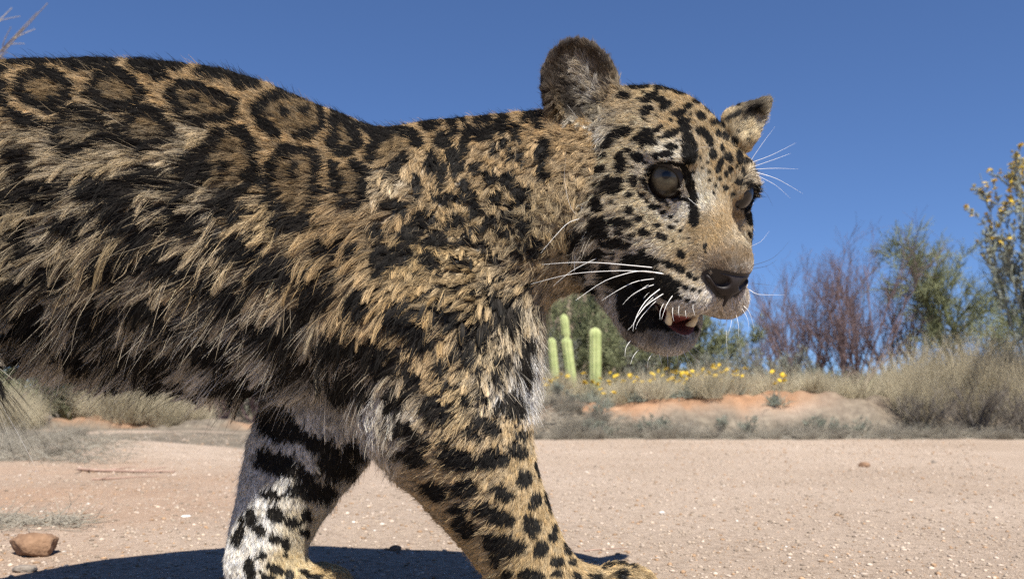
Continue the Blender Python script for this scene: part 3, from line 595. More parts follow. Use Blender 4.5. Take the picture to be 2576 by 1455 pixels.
BF = body_field(); HF = head_field(); NF = nose_field()
bv, bq = BF.mesh()
hv, hq = HF.mesh()
V = np.concatenate([bv, h2w(hv)]); Fq = np.concatenate([bq, hq + len(bv)])

def inside_head(X):
    l = w2h(X)
    ok = ((l > HF.lo + .002) & (l < HF.lo + HF.h * (HF.n - 1) - .002)).all(1)
    r = np.full(len(X), 1.0)
    if ok.any(): r[ok] = HF.sample(l[ok]) * HS
    return r
def mouth_in(l):          # inside the open mouth
    d = l - np.array([.070, 0, -.0700]); R = np.array([[.96, 0, -.28], [0, 1, 0], [.28, 0, .96]])
    q = d @ R.T
    a = np.sqrt((q[:, 0] / .064) ** 2 + (q[:, 1] / .064) ** 2 + (q[:, 2] / .0076) ** 2) < 1
    q = (l - np.array([.045, 0, -.0700])) @ R.T
    return a | (np.sqrt((q[:, 0] / .048) ** 2 + (q[:, 1] / .022) ** 2 + (q[:, 2] / .0152) ** 2) < 1)
def eye_zone(l, extra=.0):
    z = np.zeros(len(l), bool)
    for s in (-1, 1):
        c = EYE * np.array([1, s, 1]); g = eye_gaze(s)
        inner = np.array([.35, -.85 * s, -.62]); inner /= np.linalg.norm(inner)
        d = l - c - g * .012
        z |= np.linalg.norm(d / (1 + extra), axis=1) < .0145
        ic = c + g * .013 + inner * .015
        z |= np.linalg.norm((l - ic) / (1 + extra), axis=1) < .0055
    return z
def nose_zone(l, e=.0016):
    lo, hi = NF.lo + .001, NF.lo + NF.h * (NF.n - 1) - .001
    ok = ((l > lo) & (l < hi)).all(1); r = np.zeros(len(l), bool)
    if ok.any(): r[ok] = NF.sample(l[ok]) < e
    for s in (-1, 1):                                # nostrils
        r |= np.linalg.norm((l - np.array([.110, .0115 * s, -.0295])) / np.array([.013, .0085, .0075]), axis=1) < 1
    return r

# ---- the body mesh and its skin colour
m, n, l, b = node_mat('jaguar_skin')
at = n.new('ShaderNodeAttribute'); at.attribute_name = 'skin'
l.new(at.outputs['Color'], b.inputs['Base Color'])
b.inputs['Roughness'].default_value = .55
b.inputs['Specular IOR Level'].default_value = .35
jaguar = empty('jaguar', (-.2, 0, 0))
tag(jaguar, 'young spotted jaguar walking across the sandy road with its mouth open', 'jaguar')
body = fast_mesh('body', V - np.array([-.2, 0, 0]), Fq, m, jaguar)
isH = np.arange(len(V)) >= len(bv)
Nn = np.concatenate([BF.grad(bv), HF.grad(hv) @ HR.T])
par = coat(V, Nn, isH); dark, inn = markings(V, V, Nn, isH)
skin = .7 * par[:, 7:10] * (1 - .45 * inn[:, None])
skin = np.where((dark > .5)[:, None], np.array([.012, .011, .010]), skin)
lv = w2h(V)
mo = isH & mouth_in(lv); ez = isH & eye_zone(lv, .32); nzn = isH & nose_zone(lv, .0045)
skin[ez] = (.012, .010, .010)
skin[nzn] = (.014, .011, .010)
skin[mo] = (.012, .009, .009)
skin[mo & (np.abs(lv[:, 1]) < .024) & (lv[:, 0] < .075)] = (.10, .03, .028)
sc4 = np.concatenate([skin, np.ones((len(V), 1))], 1).astype(np.float32)
ca = body.data.attributes.new('skin', 'FLOAT_COLOR', 'POINT'); ca.data.foreach_set('color', sc4.ravel())

# ---- fur
FUR = float(os.environ.get('FUR', '1'))
def sample_roots(Vv, Q, dens):
    T = np.concatenate([Q[:, [0, 1, 2]], Q[:, [0, 2, 3]]])
    a, b_, c = Vv[T[:, 0]], Vv[T[:, 1]], Vv[T[:, 2]]
    ar = np.linalg.norm(np.cross(b_ - a, c - a), axis=1) / 2
    w = ar * dens[T].mean(1)
    cum = np.cumsum(w); N = int(cum[-1])
    k = np.searchsorted(cum, rng.uniform(0, cum[-1], N))
    u, v = rng.random(N), rng.random(N); f = u + v > 1; u[f] = 1 - u[f]; v[f] = 1 - v[f]
    return a[k] + (b_[k] - a[k]) * u[:, None] + (c[k] - a[k]) * v[:, None]
view = np.array([0, -CAM_D, CAM_H]) - V; view /= np.linalg.norm(view, axis=1, keepdims=True)
seen = (np.einsum('ij,ij->i', Nn, view) > -.30) & (V[:, 0] > -.63)
dn = np.where(isH, 5.0e6, 1.75e6)
dn = np.where(~isH & (V[:, 2] < .33), 2.3e6, dn) * np.where(seen, 1, .22) * FUR
roots, nrm, hd = [], [], []
rb = sample_roots(V[:len(bv)], bq, dn[:len(bv)])
rb = rb[inside_head(rb) > -.006]
rh = sample_roots(V[len(bv):], hq, dn[len(bv):])
lh = w2h(rh)
keep = ~mouth_in(lh) & ~eye_zone(lh) & ~nose_zone(lh) & (BF.sample(np.clip(rh, BF.lo, BF.lo + BF.h * (BF.n - 2))) > -.006) & (lh[:, 0] > -.105)
rh = rh[keep]
X = np.concatenate([rb, rh]); NB = len(rb)
isH = np.arange(len(X)) >= NB
Nn = np.concatenate([BF.grad(rb), HF.grad(w2h(rh)) @ HR.T])
N = len(X)
print('HAIRS', N, 'head', len(rh))
par = coat(X, Nn, isH)
par[:, 4] = np.clip(par[:, 4], 0, .95); par[:, 5] = np.where(par[:, 5] > 6, 6 + (par[:, 5] - 6) * .62, par[:, 5])
seen = np.einsum('ij,ij->i', Nn, np.array([0, -CAM_D, CAM_H]) - X) > -.30 * np.linalg.norm(np.array([0, -CAM_D, CAM_H]) - X, axis=1)
flow = np.stack([par[:, 0], np.zeros(N), -par[:, 1]], 1)
flow -= Nn * np.einsum('ij,ij->i', flow, Nn)[:, None]
fl = np.linalg.norm(flow, axis=1, keepdims=True)
flow = np.where(fl > .08, flow / (fl + 1e-9), np.cross(Nn, np.array([0, 1, 0.])))
side = np.cross(Nn, flow)
Ln = par[:, 2] * np.where(isH, 1.2, 1.0) * 1e-3 * np.clip(rng.normal(1, .16, N), .5, 1.5)
Ln = np.where(~isH & (X[:, 0] < -.44) & (X[:, 2] < .33), Ln * .5, Ln)         # shorter on the thigh
lift = np.radians(par[:, 3] * np.clip(rng.normal(1, .25, N), .3, 1.8))
clump, spc, swirl = par[:, 4], par[:, 5] * 1e-3, np.radians(par[:, 6])
# clumps: nearest of a thinned set of roots, in three spacings
owner = np.arange(N)
edges = [0, 3.6e-3, 5.5e-3, 7.2e-3, 9e-3, 1]
for a, b_ in zip(edges[:-1], edges[1:]):
    idx = np.nonzero((spc >= a) & (spc < b_))[0]
    if len(idx) < 10: continue
    s_ = spc[idx].mean()
    dloc = np.where(isH[idx], 5.0e6, 1.85e6) * np.where(seen[idx], 1, .22) * FUR
    p_ = 1.0 / (dloc * s_ * s_ * .7)
    cen = idx[rng.random(len(idx)) < p_]
    kd = kdtree.KDTree(len(cen))
    for j, c in enumerate(X[cen].tolist()): kd.insert(c, j)
    kd.balance()
    find = kd.find
    own = np.fromiter((find(c)[1] for c in X[idx].tolist()), int, len(idx))
    owner[idx] = cen[own]
crnd = rng.normal(0, 1, N); crnd2 = rng.normal(0, 1, N); crnd3 = rng.uniform(-1, 1, N)
ang = swirl * (.85 * crnd[owner] + .25 * rng.normal(0, 1, N))
tdir = flow * np.cos(ang)[:, None] + side * np.sin(ang)[:, None]
lift = np.clip(lift * (1 + .35 * crnd2[owner] * clump), .03, 1.3)
Ln = Ln * (1 + .22 * crnd3[owner] * clump)
grav = np.array([0, 0, -1.0])
NP = 5
t = np.linspace(0, 1, NP)
bend = rng.normal(0, .10, N) + .10 * crnd2[owner]
pts = np.empty((N, NP, 3))
for i, ti in enumerate(t):
    h = Nn * (np.sin(lift) * ti * (1 - .5 * ti))[:, None] + tdir * (np.cos(lift) * ti)[:, None] + side * (bend * ti * ti)[:, None] + grav * (np.clip(Ln / .04, 0, 1) * .08 * ti * ti)[:, None]
    pts[:, i] = X + h * Ln[:, None]
base = pts.copy()
for i, ti in enumerate(t):
    if i == 0: continue
    c = np.clip(clump * (1 + .2 * rng.normal(0, 1, N)), 0, .98) * ti ** np.where(clump > .75, .8, 1.25)
    pts[:, i] = base[:, i] * (1 - c[:, None]) + (base[owner, i]) * c[:, None]
pts[:, 0] -= Nn * .0015
# fly-away hairs
fa = rng.random(N) < .03
pts[fa, 1:] = base[fa, 1:] + Nn[fa][:, None] * (Ln[fa, None, None] * .25 * (t[1:] ** 1.2)[None, :, None]) + rng.normal(0, 1, (fa.sum(), 1, 3)) * (Ln[fa] * .12)[:, None, None] * t[1:][None, :, None]
dark, inn = markings(X, base[:, 2], Nn, isH)
co = np.where(clump > .6, .45, .15)
dark = dark * (1 - co) + dark[owner] * co
# colour: each hair is black or not
thr = .5 + np.where(isH, .10, .17) * rng.normal(0, 1, N)
blk = dark > thr
vary = np.exp(rng.normal(0, np.where(isH, .34, .24), N) + .16 * crnd[owner])
colr = .96 * par[:, 7:10] * (1 - .42 * inn[:, None]) * vary[:, None]
warm = rng.normal(0, .05, N) + .05 * crnd2[owner]
colr[:, 0] *= 1 + warm * .5; colr[:, 2] *= 1 - warm
stray = rng.random(N) < np.where(inn > .5, .25, np.where(isH, .10, .07))
colr[stray] *= .35
colr[blk] = np.array([.0065, .0060, .0055]) * vary[blk][:, None]
pale = blk & (rng.random(N) < .012); colr[pale] = (.25, .2, .13)
rad = np.where(isH, .000115, .00014) * np.where(seen, 1, 1.9) * np.clip(Ln / .012, .75, 1.15) / math.sqrt(min(FUR, 1))
prof = np.array([1, 1, .85, .62, .18])
radp = (rad[:, None] * prof[None]).astype(np.float32)
radp = np.maximum(radp, .00002)
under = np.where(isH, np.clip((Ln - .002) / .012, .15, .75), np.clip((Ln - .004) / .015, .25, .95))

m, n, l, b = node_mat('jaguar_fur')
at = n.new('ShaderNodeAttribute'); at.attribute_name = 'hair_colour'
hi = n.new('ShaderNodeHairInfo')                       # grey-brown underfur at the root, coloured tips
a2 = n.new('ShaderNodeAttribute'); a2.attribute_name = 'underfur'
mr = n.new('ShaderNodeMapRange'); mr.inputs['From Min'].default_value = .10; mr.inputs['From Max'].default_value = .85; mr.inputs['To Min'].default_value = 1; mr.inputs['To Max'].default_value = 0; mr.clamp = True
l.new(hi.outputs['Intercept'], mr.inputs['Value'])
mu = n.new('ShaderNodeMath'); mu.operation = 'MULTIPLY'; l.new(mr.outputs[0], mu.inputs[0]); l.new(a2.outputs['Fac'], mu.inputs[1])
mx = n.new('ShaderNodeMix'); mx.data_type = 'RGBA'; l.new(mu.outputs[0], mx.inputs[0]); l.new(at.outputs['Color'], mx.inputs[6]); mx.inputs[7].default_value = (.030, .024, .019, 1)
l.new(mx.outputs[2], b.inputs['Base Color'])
df = n.new('ShaderNodeBsdfDiffuse'); l.new(mx.outputs[2], df.inputs['Color'])
hb = n.new('ShaderNodeBsdfHair'); hb.component = 'Reflection'; hb.inputs['Color'].default_value = (1, .97, .93, 1); hb.inputs['RoughnessU'].default_value = .22; hb.inputs['RoughnessV'].default_value = .5; hb.inputs['Offset'].default_value = math.radians(-4)
ms = n.new('ShaderNodeMixShader'); ms.inputs[0].default_value = .011; l.new(df.outputs[0], ms.inputs[1]); l.new(hb.outputs[0], ms.inputs[2])
l.new(ms.outputs[0], n['Material Output'].inputs['Surface']); n.remove(b)
fur_mat = m
def hair_object(name, sel, parent):
    cv = bpy.data.hair_curves.new(name)
    k = int(sel.sum())
    cv.add_curves([NP] * k)
    cv.attributes['position'].data.foreach_set('vector', (pts[sel] - np.array([-.2, 0, 0])).astype(np.float32).ravel())
    ra = cv.attributes.get('radius') or cv.attributes.new('radius', 'FLOAT', 'POINT')
    ra.data.foreach_set('value', radp[sel].ravel())
    ha = cv.attributes.new('hair_colour', 'FLOAT_COLOR', 'CURVE')
    ha.data.foreach_set('color', np.concatenate([np.clip(colr[sel], 0, 1), np.ones((k, 1))], 1).astype(np.float32).ravel())
    ua = cv.attributes.new('underfur', 'FLOAT', 'CURVE'); ua.data.foreach_set('value', under[sel].astype(np.float32))
    cv.materials.append(fur_mat)
    o = bpy.data.objects.new(name, cv); COL.objects.link(o); o.parent = parent
    o['kind'] = 'stuff'
    return o
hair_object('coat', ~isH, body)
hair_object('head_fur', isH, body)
# ------------------------------------------------------------------ eyes, nose, mouth, whiskers
JO = np.array([-.2, 0, 0])
def eye_mat():
    m, n, l, b = node_mat('eye')
    tc = n.new('ShaderNodeTexCoord')
    sep = n.new('ShaderNodeSeparateXYZ'); l.new(tc.outputs['Object'], sep.inputs[0])
    cmb = n.new('ShaderNodeCombineXYZ'); l.new(sep.outputs[0], cmb.inputs[0]); l.new(sep.outputs[1], cmb.inputs[1])
    ln = n.new('ShaderNodeVectorMath'); ln.operation = 'LENGTH'; l.new(cmb.outputs[0], ln.inputs[0])
    nz = n.new('ShaderNodeVectorMath'); nz.operation = 'NORMALIZE'; l.new(cmb.outputs[0], nz.inputs[0])
    no = n.new('ShaderNodeTexNoise'); no.inputs['Scale'].default_value = 9.0; no.inputs['Detail'].default_value = 4; l.new(nz.outputs[0], no.inputs['Vector'])
    sc = n.new('ShaderNodeMath'); sc.operation = 'MULTIPLY'; sc.inputs[1].default_value = 1 / (EYE_R * HS); l.new(ln.outputs['Value'], sc.inputs[0])
    ja = n.new('ShaderNodeMath'); ja.operation = 'MULTIPLY_ADD'; ja.inputs[1].default_value = .10; l.new(no.outputs['Fac'], ja.inputs[0])
    su = n.new('ShaderNodeMath'); su.operation = 'SUBTRACT'; su.inputs[1].default_value = .05; l.new(sc.outputs[0], su.inputs[0]); l.new(su.outputs[0], ja.inputs[2])
    r = n.new('ShaderNodeValToRGB'); e = r.color_ramp.elements
    e[0].position = .0; e[0].color = (.004, .004, .005, 1)
    e[1].position = 1; e[1].color = (.02, .015, .012, 1)
    for p_, c in ((.17, (.004, .004, .005)), (.20, (.045, .04, .028)), (.30, (.095, .084, .055)), (.48, (.115, .098, .062)), (.60, (.06, .048, .03)), (.67, (.008, .007, .007)), (.80, (.02, .015, .012))):
        x = e.new(p_); x.color = (*c, 1)
    l.new(ja.outputs[0], r.inputs[0])
    r2 = n.new('ShaderNodeMix'); r2.data_type = 'RGBA'; r2.blend_type = 'MULTIPLY'; r2.inputs[0].default_value = .55
    l.new(r.outputs[0], r2.inputs[6]); l.new(no.outputs['Fac'], r2.inputs[7])
    l.new(r2.outputs[2], b.inputs['Base Color'])
    b.inputs['Roughness'].default_value = .25
    b.inputs['Specular IOR Level'].default_value = .2; b.inputs['Coat Weight'].default_value = .28; b.inputs['Coat Roughness'].default_value = .03
    return m
EM = eye_mat()
for s in (-1, 1):
    c = h2w(EYE * np.array([1, s, 1])); g = HR @ eye_gaze(s)
    # where the animal looks: ahead, past the camera
    look = np.array([-.10, -.97, -.05]) if s < 0 else np.array([-.16, -.95, -.06])
    bm = bmesh.new(); bmesh.ops.create_uvsphere(bm, u_segments=48, v_segments=24, radius=EYE_R * HS)
    for v in bm.verts:
        if v.co.z > EYE_R * HS * .72: v.co.z += (v.co.z - EYE_R * HS * .72) * .35
    me = bpy.data.meshes.new('eye'); bm.to_mesh(me); bm.free(); me.shade_smooth(); me.materials.append(EM)
    o = bpy.data.objects.new('eye', me); COL.objects.link(o); o.parent = jaguar; o.location = c - JO
    o.rotation_euler = Vector(look).to_track_quat('Z', 'Y').to_euler()

nv, nq = NF.mesh()
nose = fast_mesh('nose', h2w(nv) - JO, nq, noise_mat('nose_leather', (.014, .011, .010), (.030, .023, .021), 600, .5, bump=.25, bscale=1600, bdist=.001), jaguar)

def small_field(name, lo, hi, h, build, mat):
    F = Field(lo, hi, h); build(F); v, q_ = F.mesh()
    return fast_mesh(name, h2w(v) - JO, q_, mat, jaguar)
def tongue(F):
    F.cone((.012, 0, -.077), (.050, 0, -.0765), .013, .011, .01)
    F.ell((.056, 0, -.0745), (.014, .011, .0060), .008)
small_field('tongue', (-.02, -.03, -.12), (.085, .03, -.055), .0008, tongue, noise_mat('tongue', (.15, .040, .038), (.23, .07, .06), 500, .4, bump=.4, bscale=1500, bdist=.001))
tooth = noise_mat('tooth', (.60, .50, .33), (.70, .62, .46), 200, .3)
def canine(s):
    def f(F):
        a = np.array([.0620, .0120 * s, -.0865])
        p_ = [a + np.array([.0024 * k - .0006 * k * k, .0012 * s * k, .0040 * k]) for k in range(5)]
        F.chain(p_, [.0036, .0033, .0026, .0017, .0006], .001)
    return f
for s in (-1, 1): small_field('canine_tooth', (.045, -.03, -.10), (.085, .03, -.06), .0005, canine(s), tooth)

# whiskers
bvh = bvhtree.BVHTree.FromPolygons([tuple(v) for v in V.tolist()], [tuple(f) for f in Fq.tolist()])
def on_skin(px, py, default=-.15):
    o = Vector((0, -CAM_D, CAM_H)); d = (Vector(P(px, py, 0)) - o).normalized()
    h = bvh.ray_cast(o, d)
    return h[0].y if h[0] is not None else default
wm = plain('whisker', (.80, .78, .74), .3, .5)
wd = plain('dark_whisker', (.03, .03, .03), .4, .5)
K5 = lambda *z: [(1513 + .1664 * x, 674.5 + .1664 * y) for x, y in z]
WH = [([(1648, 673), (1575, 666), (1500, 660), (1430, 660), (1363, 665)], .50, 0, -.02), ([(1674, 689), (1600, 681), (1513, 682), (1430, 690), (1335, 714)], .45, 0, -.035), (K5((940, 80), (600, 40), (300, 100), (0, 215)) + [(1448, 755)], .50, 0, -.05), (K5((820, 155), (520, 200), (250, 330), (0, 490)), .42, 0, -.04),
 (K5((820, 235), (600, 320), (430, 430), (320, 550)), .36, 0, -.03), (K5((910, 295), (700, 460), (560, 660), (490, 830), (400, 930)), .45, 0, -.03), (K5((965, 365), (700, 540), (570, 690), (500, 800), (475, 950)), .42, 0, -.03), (K5((870, 450), (680, 640), (560, 800), (515, 920)), .36, 0, -.02), (K5((1090, 390), (980, 560), (910, 770)), .38, 0, -.02), (K5((960, 490), (890, 640), (885, 770)), .30, 0, -.02),
 (K5((1085, 540), (1075, 680), (1095, 800)), .30, 0, -.015), (K5((1180, 540), (1165, 640), (1175, 730)), .26, 0, -.015), (K5((1270, 600), (1272, 680), (1285, 750)), .22, 0, -.01), (K5((1385, 530), (1385, 620), (1420, 720)), .24, 0, -.01), (K5((750, 345), (690, 390), (625, 470)), .24, 0, -.01), (K5((820, 400), (700, 520), (600, 640)), .28, 0, -.015), (K5((735, 235), (640, 290), (560, 350)), .28, 0, -.015),
 ([(1468, 548), (1430, 560), (1395, 595), (1360, 636)], .32, 0, -.03), ([(1462, 550), (1435, 520), (1420, 450), (1424, 395)], .22, 0, -.02), ([(1510, 645), (1440, 680), (1390, 720)], .24, 0, -.03), ([(1672, 412), (1690, 395), (1725, 393)], .2, 0, -.01), ([(1655, 460), (1668, 432), (1695, 412)], .22, 0, -.012), ([(1745, 385), (1765, 370), (1795, 372)], .18, 0, -.01), ([(1728, 495), (1745, 510), (1768, 528)], .2, 0, -.01),
 ([(1893, 408), (1945, 388), (2004, 358)], .26, 0, .0), ([(1890, 402), (1915, 365), (1950, 318)], .24, 0, .0), ([(1892, 420), (1950, 400), (1990, 385)], .24, 0, .0), ([(1895, 426), (1950, 423), (2008, 425)], .24, 0, .0), ([(1900, 433), (1955, 450), (2020, 487)], .30, 0, .0), ([(1902, 440), (1950, 465), (1990, 500)], .20, 0, .0), ([(1908, 470), (1930, 490), (1945, 520)], .18, 1, .0),
 ([(1887, 620), (1915, 606), (1935, 580)], .18, 0, .0), ([(1890, 668), (1945, 648), (1987, 605)], .22, 1, .0), ([(1890, 676), (1930, 668), (1958, 650)], .2, 1, .0), ([(1893, 712), (1930, 716), (1962, 722)], .2, 1, .0), ([(1885, 728), (1910, 740), (1975, 741)], .28, 0, .0), ([(1882, 735), (1920, 748), (1950, 762)], .2, 1, .0), ([(1865, 765), (1885, 785), (1898, 830)], .28, 0, .0), ([(1862, 768), (1880, 800), (1884, 830)], .24, 0, .0), ([(1850, 782), (1858, 820), (1857, 850)], .24, 0, .0), ([(1842, 785), (1838, 820), (1827, 850)], .22, 0, .0), ([(1828, 790), (1827, 840), (1830, 890)], .24, 0, .0), ([(1815, 790), (1812, 810), (1805, 830)], .18, 1, .0), ([(1855, 778), (1872, 800), (1880, 815)], .18, 1, .0),
 (K5((440, 1090), (370, 1200), (355, 1340)), .28, 0, -.01), (K5((560, 1230), (480, 1330), (440, 1450)), .26, 0, -.01), (K5((770, 1290), (710, 1380), (695, 1500)), .24, 0, .0), (K5((870, 1290), (900, 1400), (920, 1480)), .2, 0, .0), (K5((1000, 1300), (1005, 1420), (1000, 1520)), .2, 0, .0), (K5((1140, 1280), (1160, 1400), (1155, 1480)), .2, 0, .0), (K5((1240, 1250), (1280, 1350), (1320, 1440)), .2, 0, .0), (K5((1280, 1200), (1380, 1320), (1500, 1430)), .22, 0, .0), (K5((1330, 1140), (1450, 1240), (1560, 1320)), .18, 0, .0), (K5((1390, 890), (1490, 930), (1590, 970)), .16, 1, .0), (K5((1395, 815), (1470, 850), (1545, 890)), .16, 1, .0)]
def spline(p_, k):
    p_ = np.asarray(p_, float); s = np.linspace(0, len(p_) - 1, k); o = []
    for v in s:
        i = min(int(v), len(p_) - 2); f = v - i
        a, b_, c, d = p_[max(i - 1, 0)], p_[i], p_[i + 1], p_[min(i + 2, len(p_) - 1)]
        o.append(.5 * ((2 * b_) + (c - a) * f + (2 * a - 5 * b_ + 4 * c - d) * f * f + (3 * b_ - a - 3 * c + d) * f ** 3))
    return np.array(o)
for pl, w_, dk, swing in WH:
    y0 = on_skin(*pl[0], default=None if False else -.14)
    if y0 > -.05: y0 = -.13
    L_ = len(pl) - 1
    p3 = [P(x, y, y0 + .002 + swing * (i / L_) - (.004 if i else 0)) for i, (x, y) in enumerate(pl)]
    p3 = spline(p3, 11)
    r_ = .00042 * w_ / .4 * np.linspace(1, .12, 11)
    v, f = tube_arrays(p3, r_, 5)
    fast_mesh('whisker', v - JO, f, wd if dk else wm, jaguar)
# ------------------------------------------------------------------ ground, road, bank
E_N = Noise2(11); E_N2 = Noise2(12); E_N3 = Noise2(13)
def fbm(x, y, o=4):
    v = 0; a = 1.0
    for k in range(o):
        v = v + a * (E_N, E_N2, E_N3)[k % 3](x * 2 ** k + 17 * k, y * 2 ** k + 5 * k); a *= .5
    return v
def sstep(a, b, x):
    t = np.clip((x - a) / (b - a), 0, 1); return t * t * (3 - 2 * t)
def ground_h(x, y):
    x = np.asarray(x, float); y = np.asarray(y, float)
    base = 5.0 + .25 * fbm(x * .5, y * 0 + 3, 2)
    rise = sstep(base, base + .42, y)
    right = sstep(-.35, .35, x)
    top = (.265 + .035 * fbm(x * 1.3, y * 1.3, 3) + .03 * sstep(2.3, 3.4, x)) * right + (.03 + .02 * fbm(x * 1.1, y * 1.1 + 9, 2)) * (1 - right)
    lump = .055 * fbm(x * 5, y * 5, 3) * rise * (1 - sstep(base + .42, base + 1.0, y))
    left = .055 * sstep(-1.2, -2.2, x) * sstep(1.6, 3.0, y)
    near = .0035 * fbm(x * 3, y * 3, 4)
    far = .02 * np.clip(y - 6.5, 0, 40) * (.5 + .5 * sstep(-3, 1, x)) * .6
    return rise * top + lump + left + near + far
gx = np.concatenate([-np.geomspace(300, 5.2, 26), np.linspace(-5, 6, 330), np.geomspace(6.2, 300, 26)])
gy = np.concatenate([-np.geomspace(200, 2.2, 14), np.linspace(-2, 7.5, 330), np.geomspace(7.7, 500, 36)])
GXX, GYY = np.meshgrid(gx, gy, indexing='ij')
Zg = ground_h(GXX, GYY)
Zg[(GYY < -1.5) | (np.abs(GXX) > 20)] *= .3
Vg = np.stack([GXX, GYY, Zg], -1).reshape(-1, 3)
nx, ny = len(gx), len(gy)
ii, jj = np.meshgrid(np.arange(nx - 1), np.arange(ny - 1), indexing='ij')
a0 = (ii * ny + jj).ravel()
Fg = np.stack([a0, a0 + ny, a0 + ny + 1, a0 + 1], 1)
m, n, l, b = node_mat('sandy_ground')
tc = n.new('ShaderNodeTexCoord')
def nz(scale, detail=6, rough=.65):
    t_ = n.new('ShaderNodeTexNoise'); t_.inputs['Scale'].default_value = scale; t_.inputs['Detail'].default_value = detail; t_.inputs['Roughness'].default_value = rough
    l.new(tc.outputs['Object'], t_.inputs['Vector']); return t_
def ramp(src, stops):
    r = n.new('ShaderNodeValToRGB'); e = r.color_ramp.elements
    e[0].position, e[0].color = stops[0][0], (*stops[0][1], 1); e[1].position, e[1].color = stops[-1][0], (*stops[-1][1], 1)
    for p_, c in stops[1:-1]: x = e.new(p_); x.color = (*c, 1)
    l.new(src, r.inputs[0]); return r
def mixc(fac, c1, c2, mode='MIX'):
    x = n.new('ShaderNodeMix'); x.data_type = 'RGBA'; x.blend_type = mode
    if isinstance(fac, float): x.inputs[0].default_value = fac
    else: l.new(fac, x.inputs[0])
    l.new(c1, x.inputs[6]); l.new(c2, x.inputs[7]); return x.outputs[2]
big = nz(.9, 5); fine = nz(55, 8, .75); grain = nz(330, 4, .8)
road_c = ramp(big.outputs['Fac'], [(.3, (.30, .235, .18)), (.55, (.355, .285, .225)), (.75, (.39, .32, .26))])
fine_c = ramp(fine.outputs['Fac'], [(.28, (.55, .48, .42)), (.5, (1, 1, 1)), (.72, (1.25, 1.2, 1.15))])
grain_c = ramp(grain.outputs['Fac'], [(.3, (.55, .5, .46)), (.5, (1, 1, 1)), (.68, (1.35, 1.3, 1.25))])
c = mixc(1.0, road_c.outputs[0], fine_c.outputs[0], 'MULTIPLY'); c = mixc(1.0, c, grain_c.outputs[0], 'MULTIPLY')
ga = n.new('ShaderNodeAttribute'); ga.attribute_name = 'soil'
soil = nz(6, 8, .7)
soil_c = ramp(soil.outputs['Fac'], [(.3, (.17, .105, .065)), (.5, (.29, .165, .095)), (.7, (.34, .225, .145))])
soil_c2 = mixc(1.0, soil_c.outputs[0], grain_c.outputs[0], 'MULTIPLY')
c = mixc(ga.outputs['Fac'], c, soil_c2)
ga2 = n.new('ShaderNodeAttribute'); ga2.attribute_name = 'litter'
lit_n = nz(14, 8, .75)
lit_c = ramp(lit_n.outputs['Fac'], [(.3, (.06, .05, .04)), (.5, (.15, .125, .095)), (.72, (.26, .22, .165))])  # grey litter, its tones darkened to paint in the slope's shadows
c = mixc(ga2.outputs['Fac'], c, lit_c.outputs[0])
l.new(c, b.inputs['Base Color'])
b.inputs['Roughness'].default_value = .95; b.inputs['Specular IOR Level'].default_value = .1
bp = n.new('ShaderNodeBump'); bp.inputs['Strength'].default_value = .8; bp.inputs['Distance'].default_value = .004
ad = n.new('ShaderNodeMath'); ad.operation = 'ADD'; l.new(fine.outputs['Fac'], ad.inputs[0]); l.new(grain.outputs['Fac'], ad.inputs[1])
l.new(ad.outputs[0], bp.inputs['Height']); l.new(bp.outputs[0], b.inputs['Normal'])
ground = fast_mesh('ground', Vg, Fg, m)
tag(ground, 'pale sandy gravel road with an earth bank along its far side', kind='structure')
xg, yg = Vg[:, 0], Vg[:, 1]
base = 5.0 + .25 * fbm(xg * .5, yg * 0 + 3, 2)
soilv = sstep(base + .10, base + .34, yg + .08 * fbm(xg * 3, yg * 3, 3))
soilv = np.maximum(soilv, .55 * sstep(-.35, -.8, xg) * sstep(3.2, 1.2, yg) * (.6 + .4 * fbm(xg * 2, yg * 2, 3)))
litv = sstep(base - .12, base + .05, yg) * (1 - sstep(base + .16, base + .40, yg + .10 * fbm(xg * 2, yg * 2 + 4, 3)))
litv = np.maximum(litv, sstep(base + .55, base + .9, yg) * .85)
litv = np.maximum(litv, sstep(2.0, 2.6, xg) * sstep(base - .05, base + .2, yg) * .9)
ll = sstep(.1, .5, fbm(xg * 1.2 + 3, yg * 2.2, 3) + .2) * sstep(-1.0, -1.5, xg) * sstep(2.4, 3.0, yg)
litv = np.clip(np.maximum(litv, ll), 0, 1)
for nm, v in (('soil', soilv), ('litter', litv)):
    at_ = ground.data.attributes.new(nm, 'FLOAT', 'POINT'); at_.data.foreach_set('value', np.clip(v, 0, 1).astype(np.float32))

def at(px, py, d):
    """place point at camera distance d (metres along the view axis) seen at px, py"""
    return P(px, py, d - CAM_D)
def gz(x, y): return float(ground_h(np.array([x]), np.array([y]))[0])
def foot(px, d):
    x = (px - CX) * d / FPX; y = d - CAM_D
    return np.array([x, y, gz(x, y)])

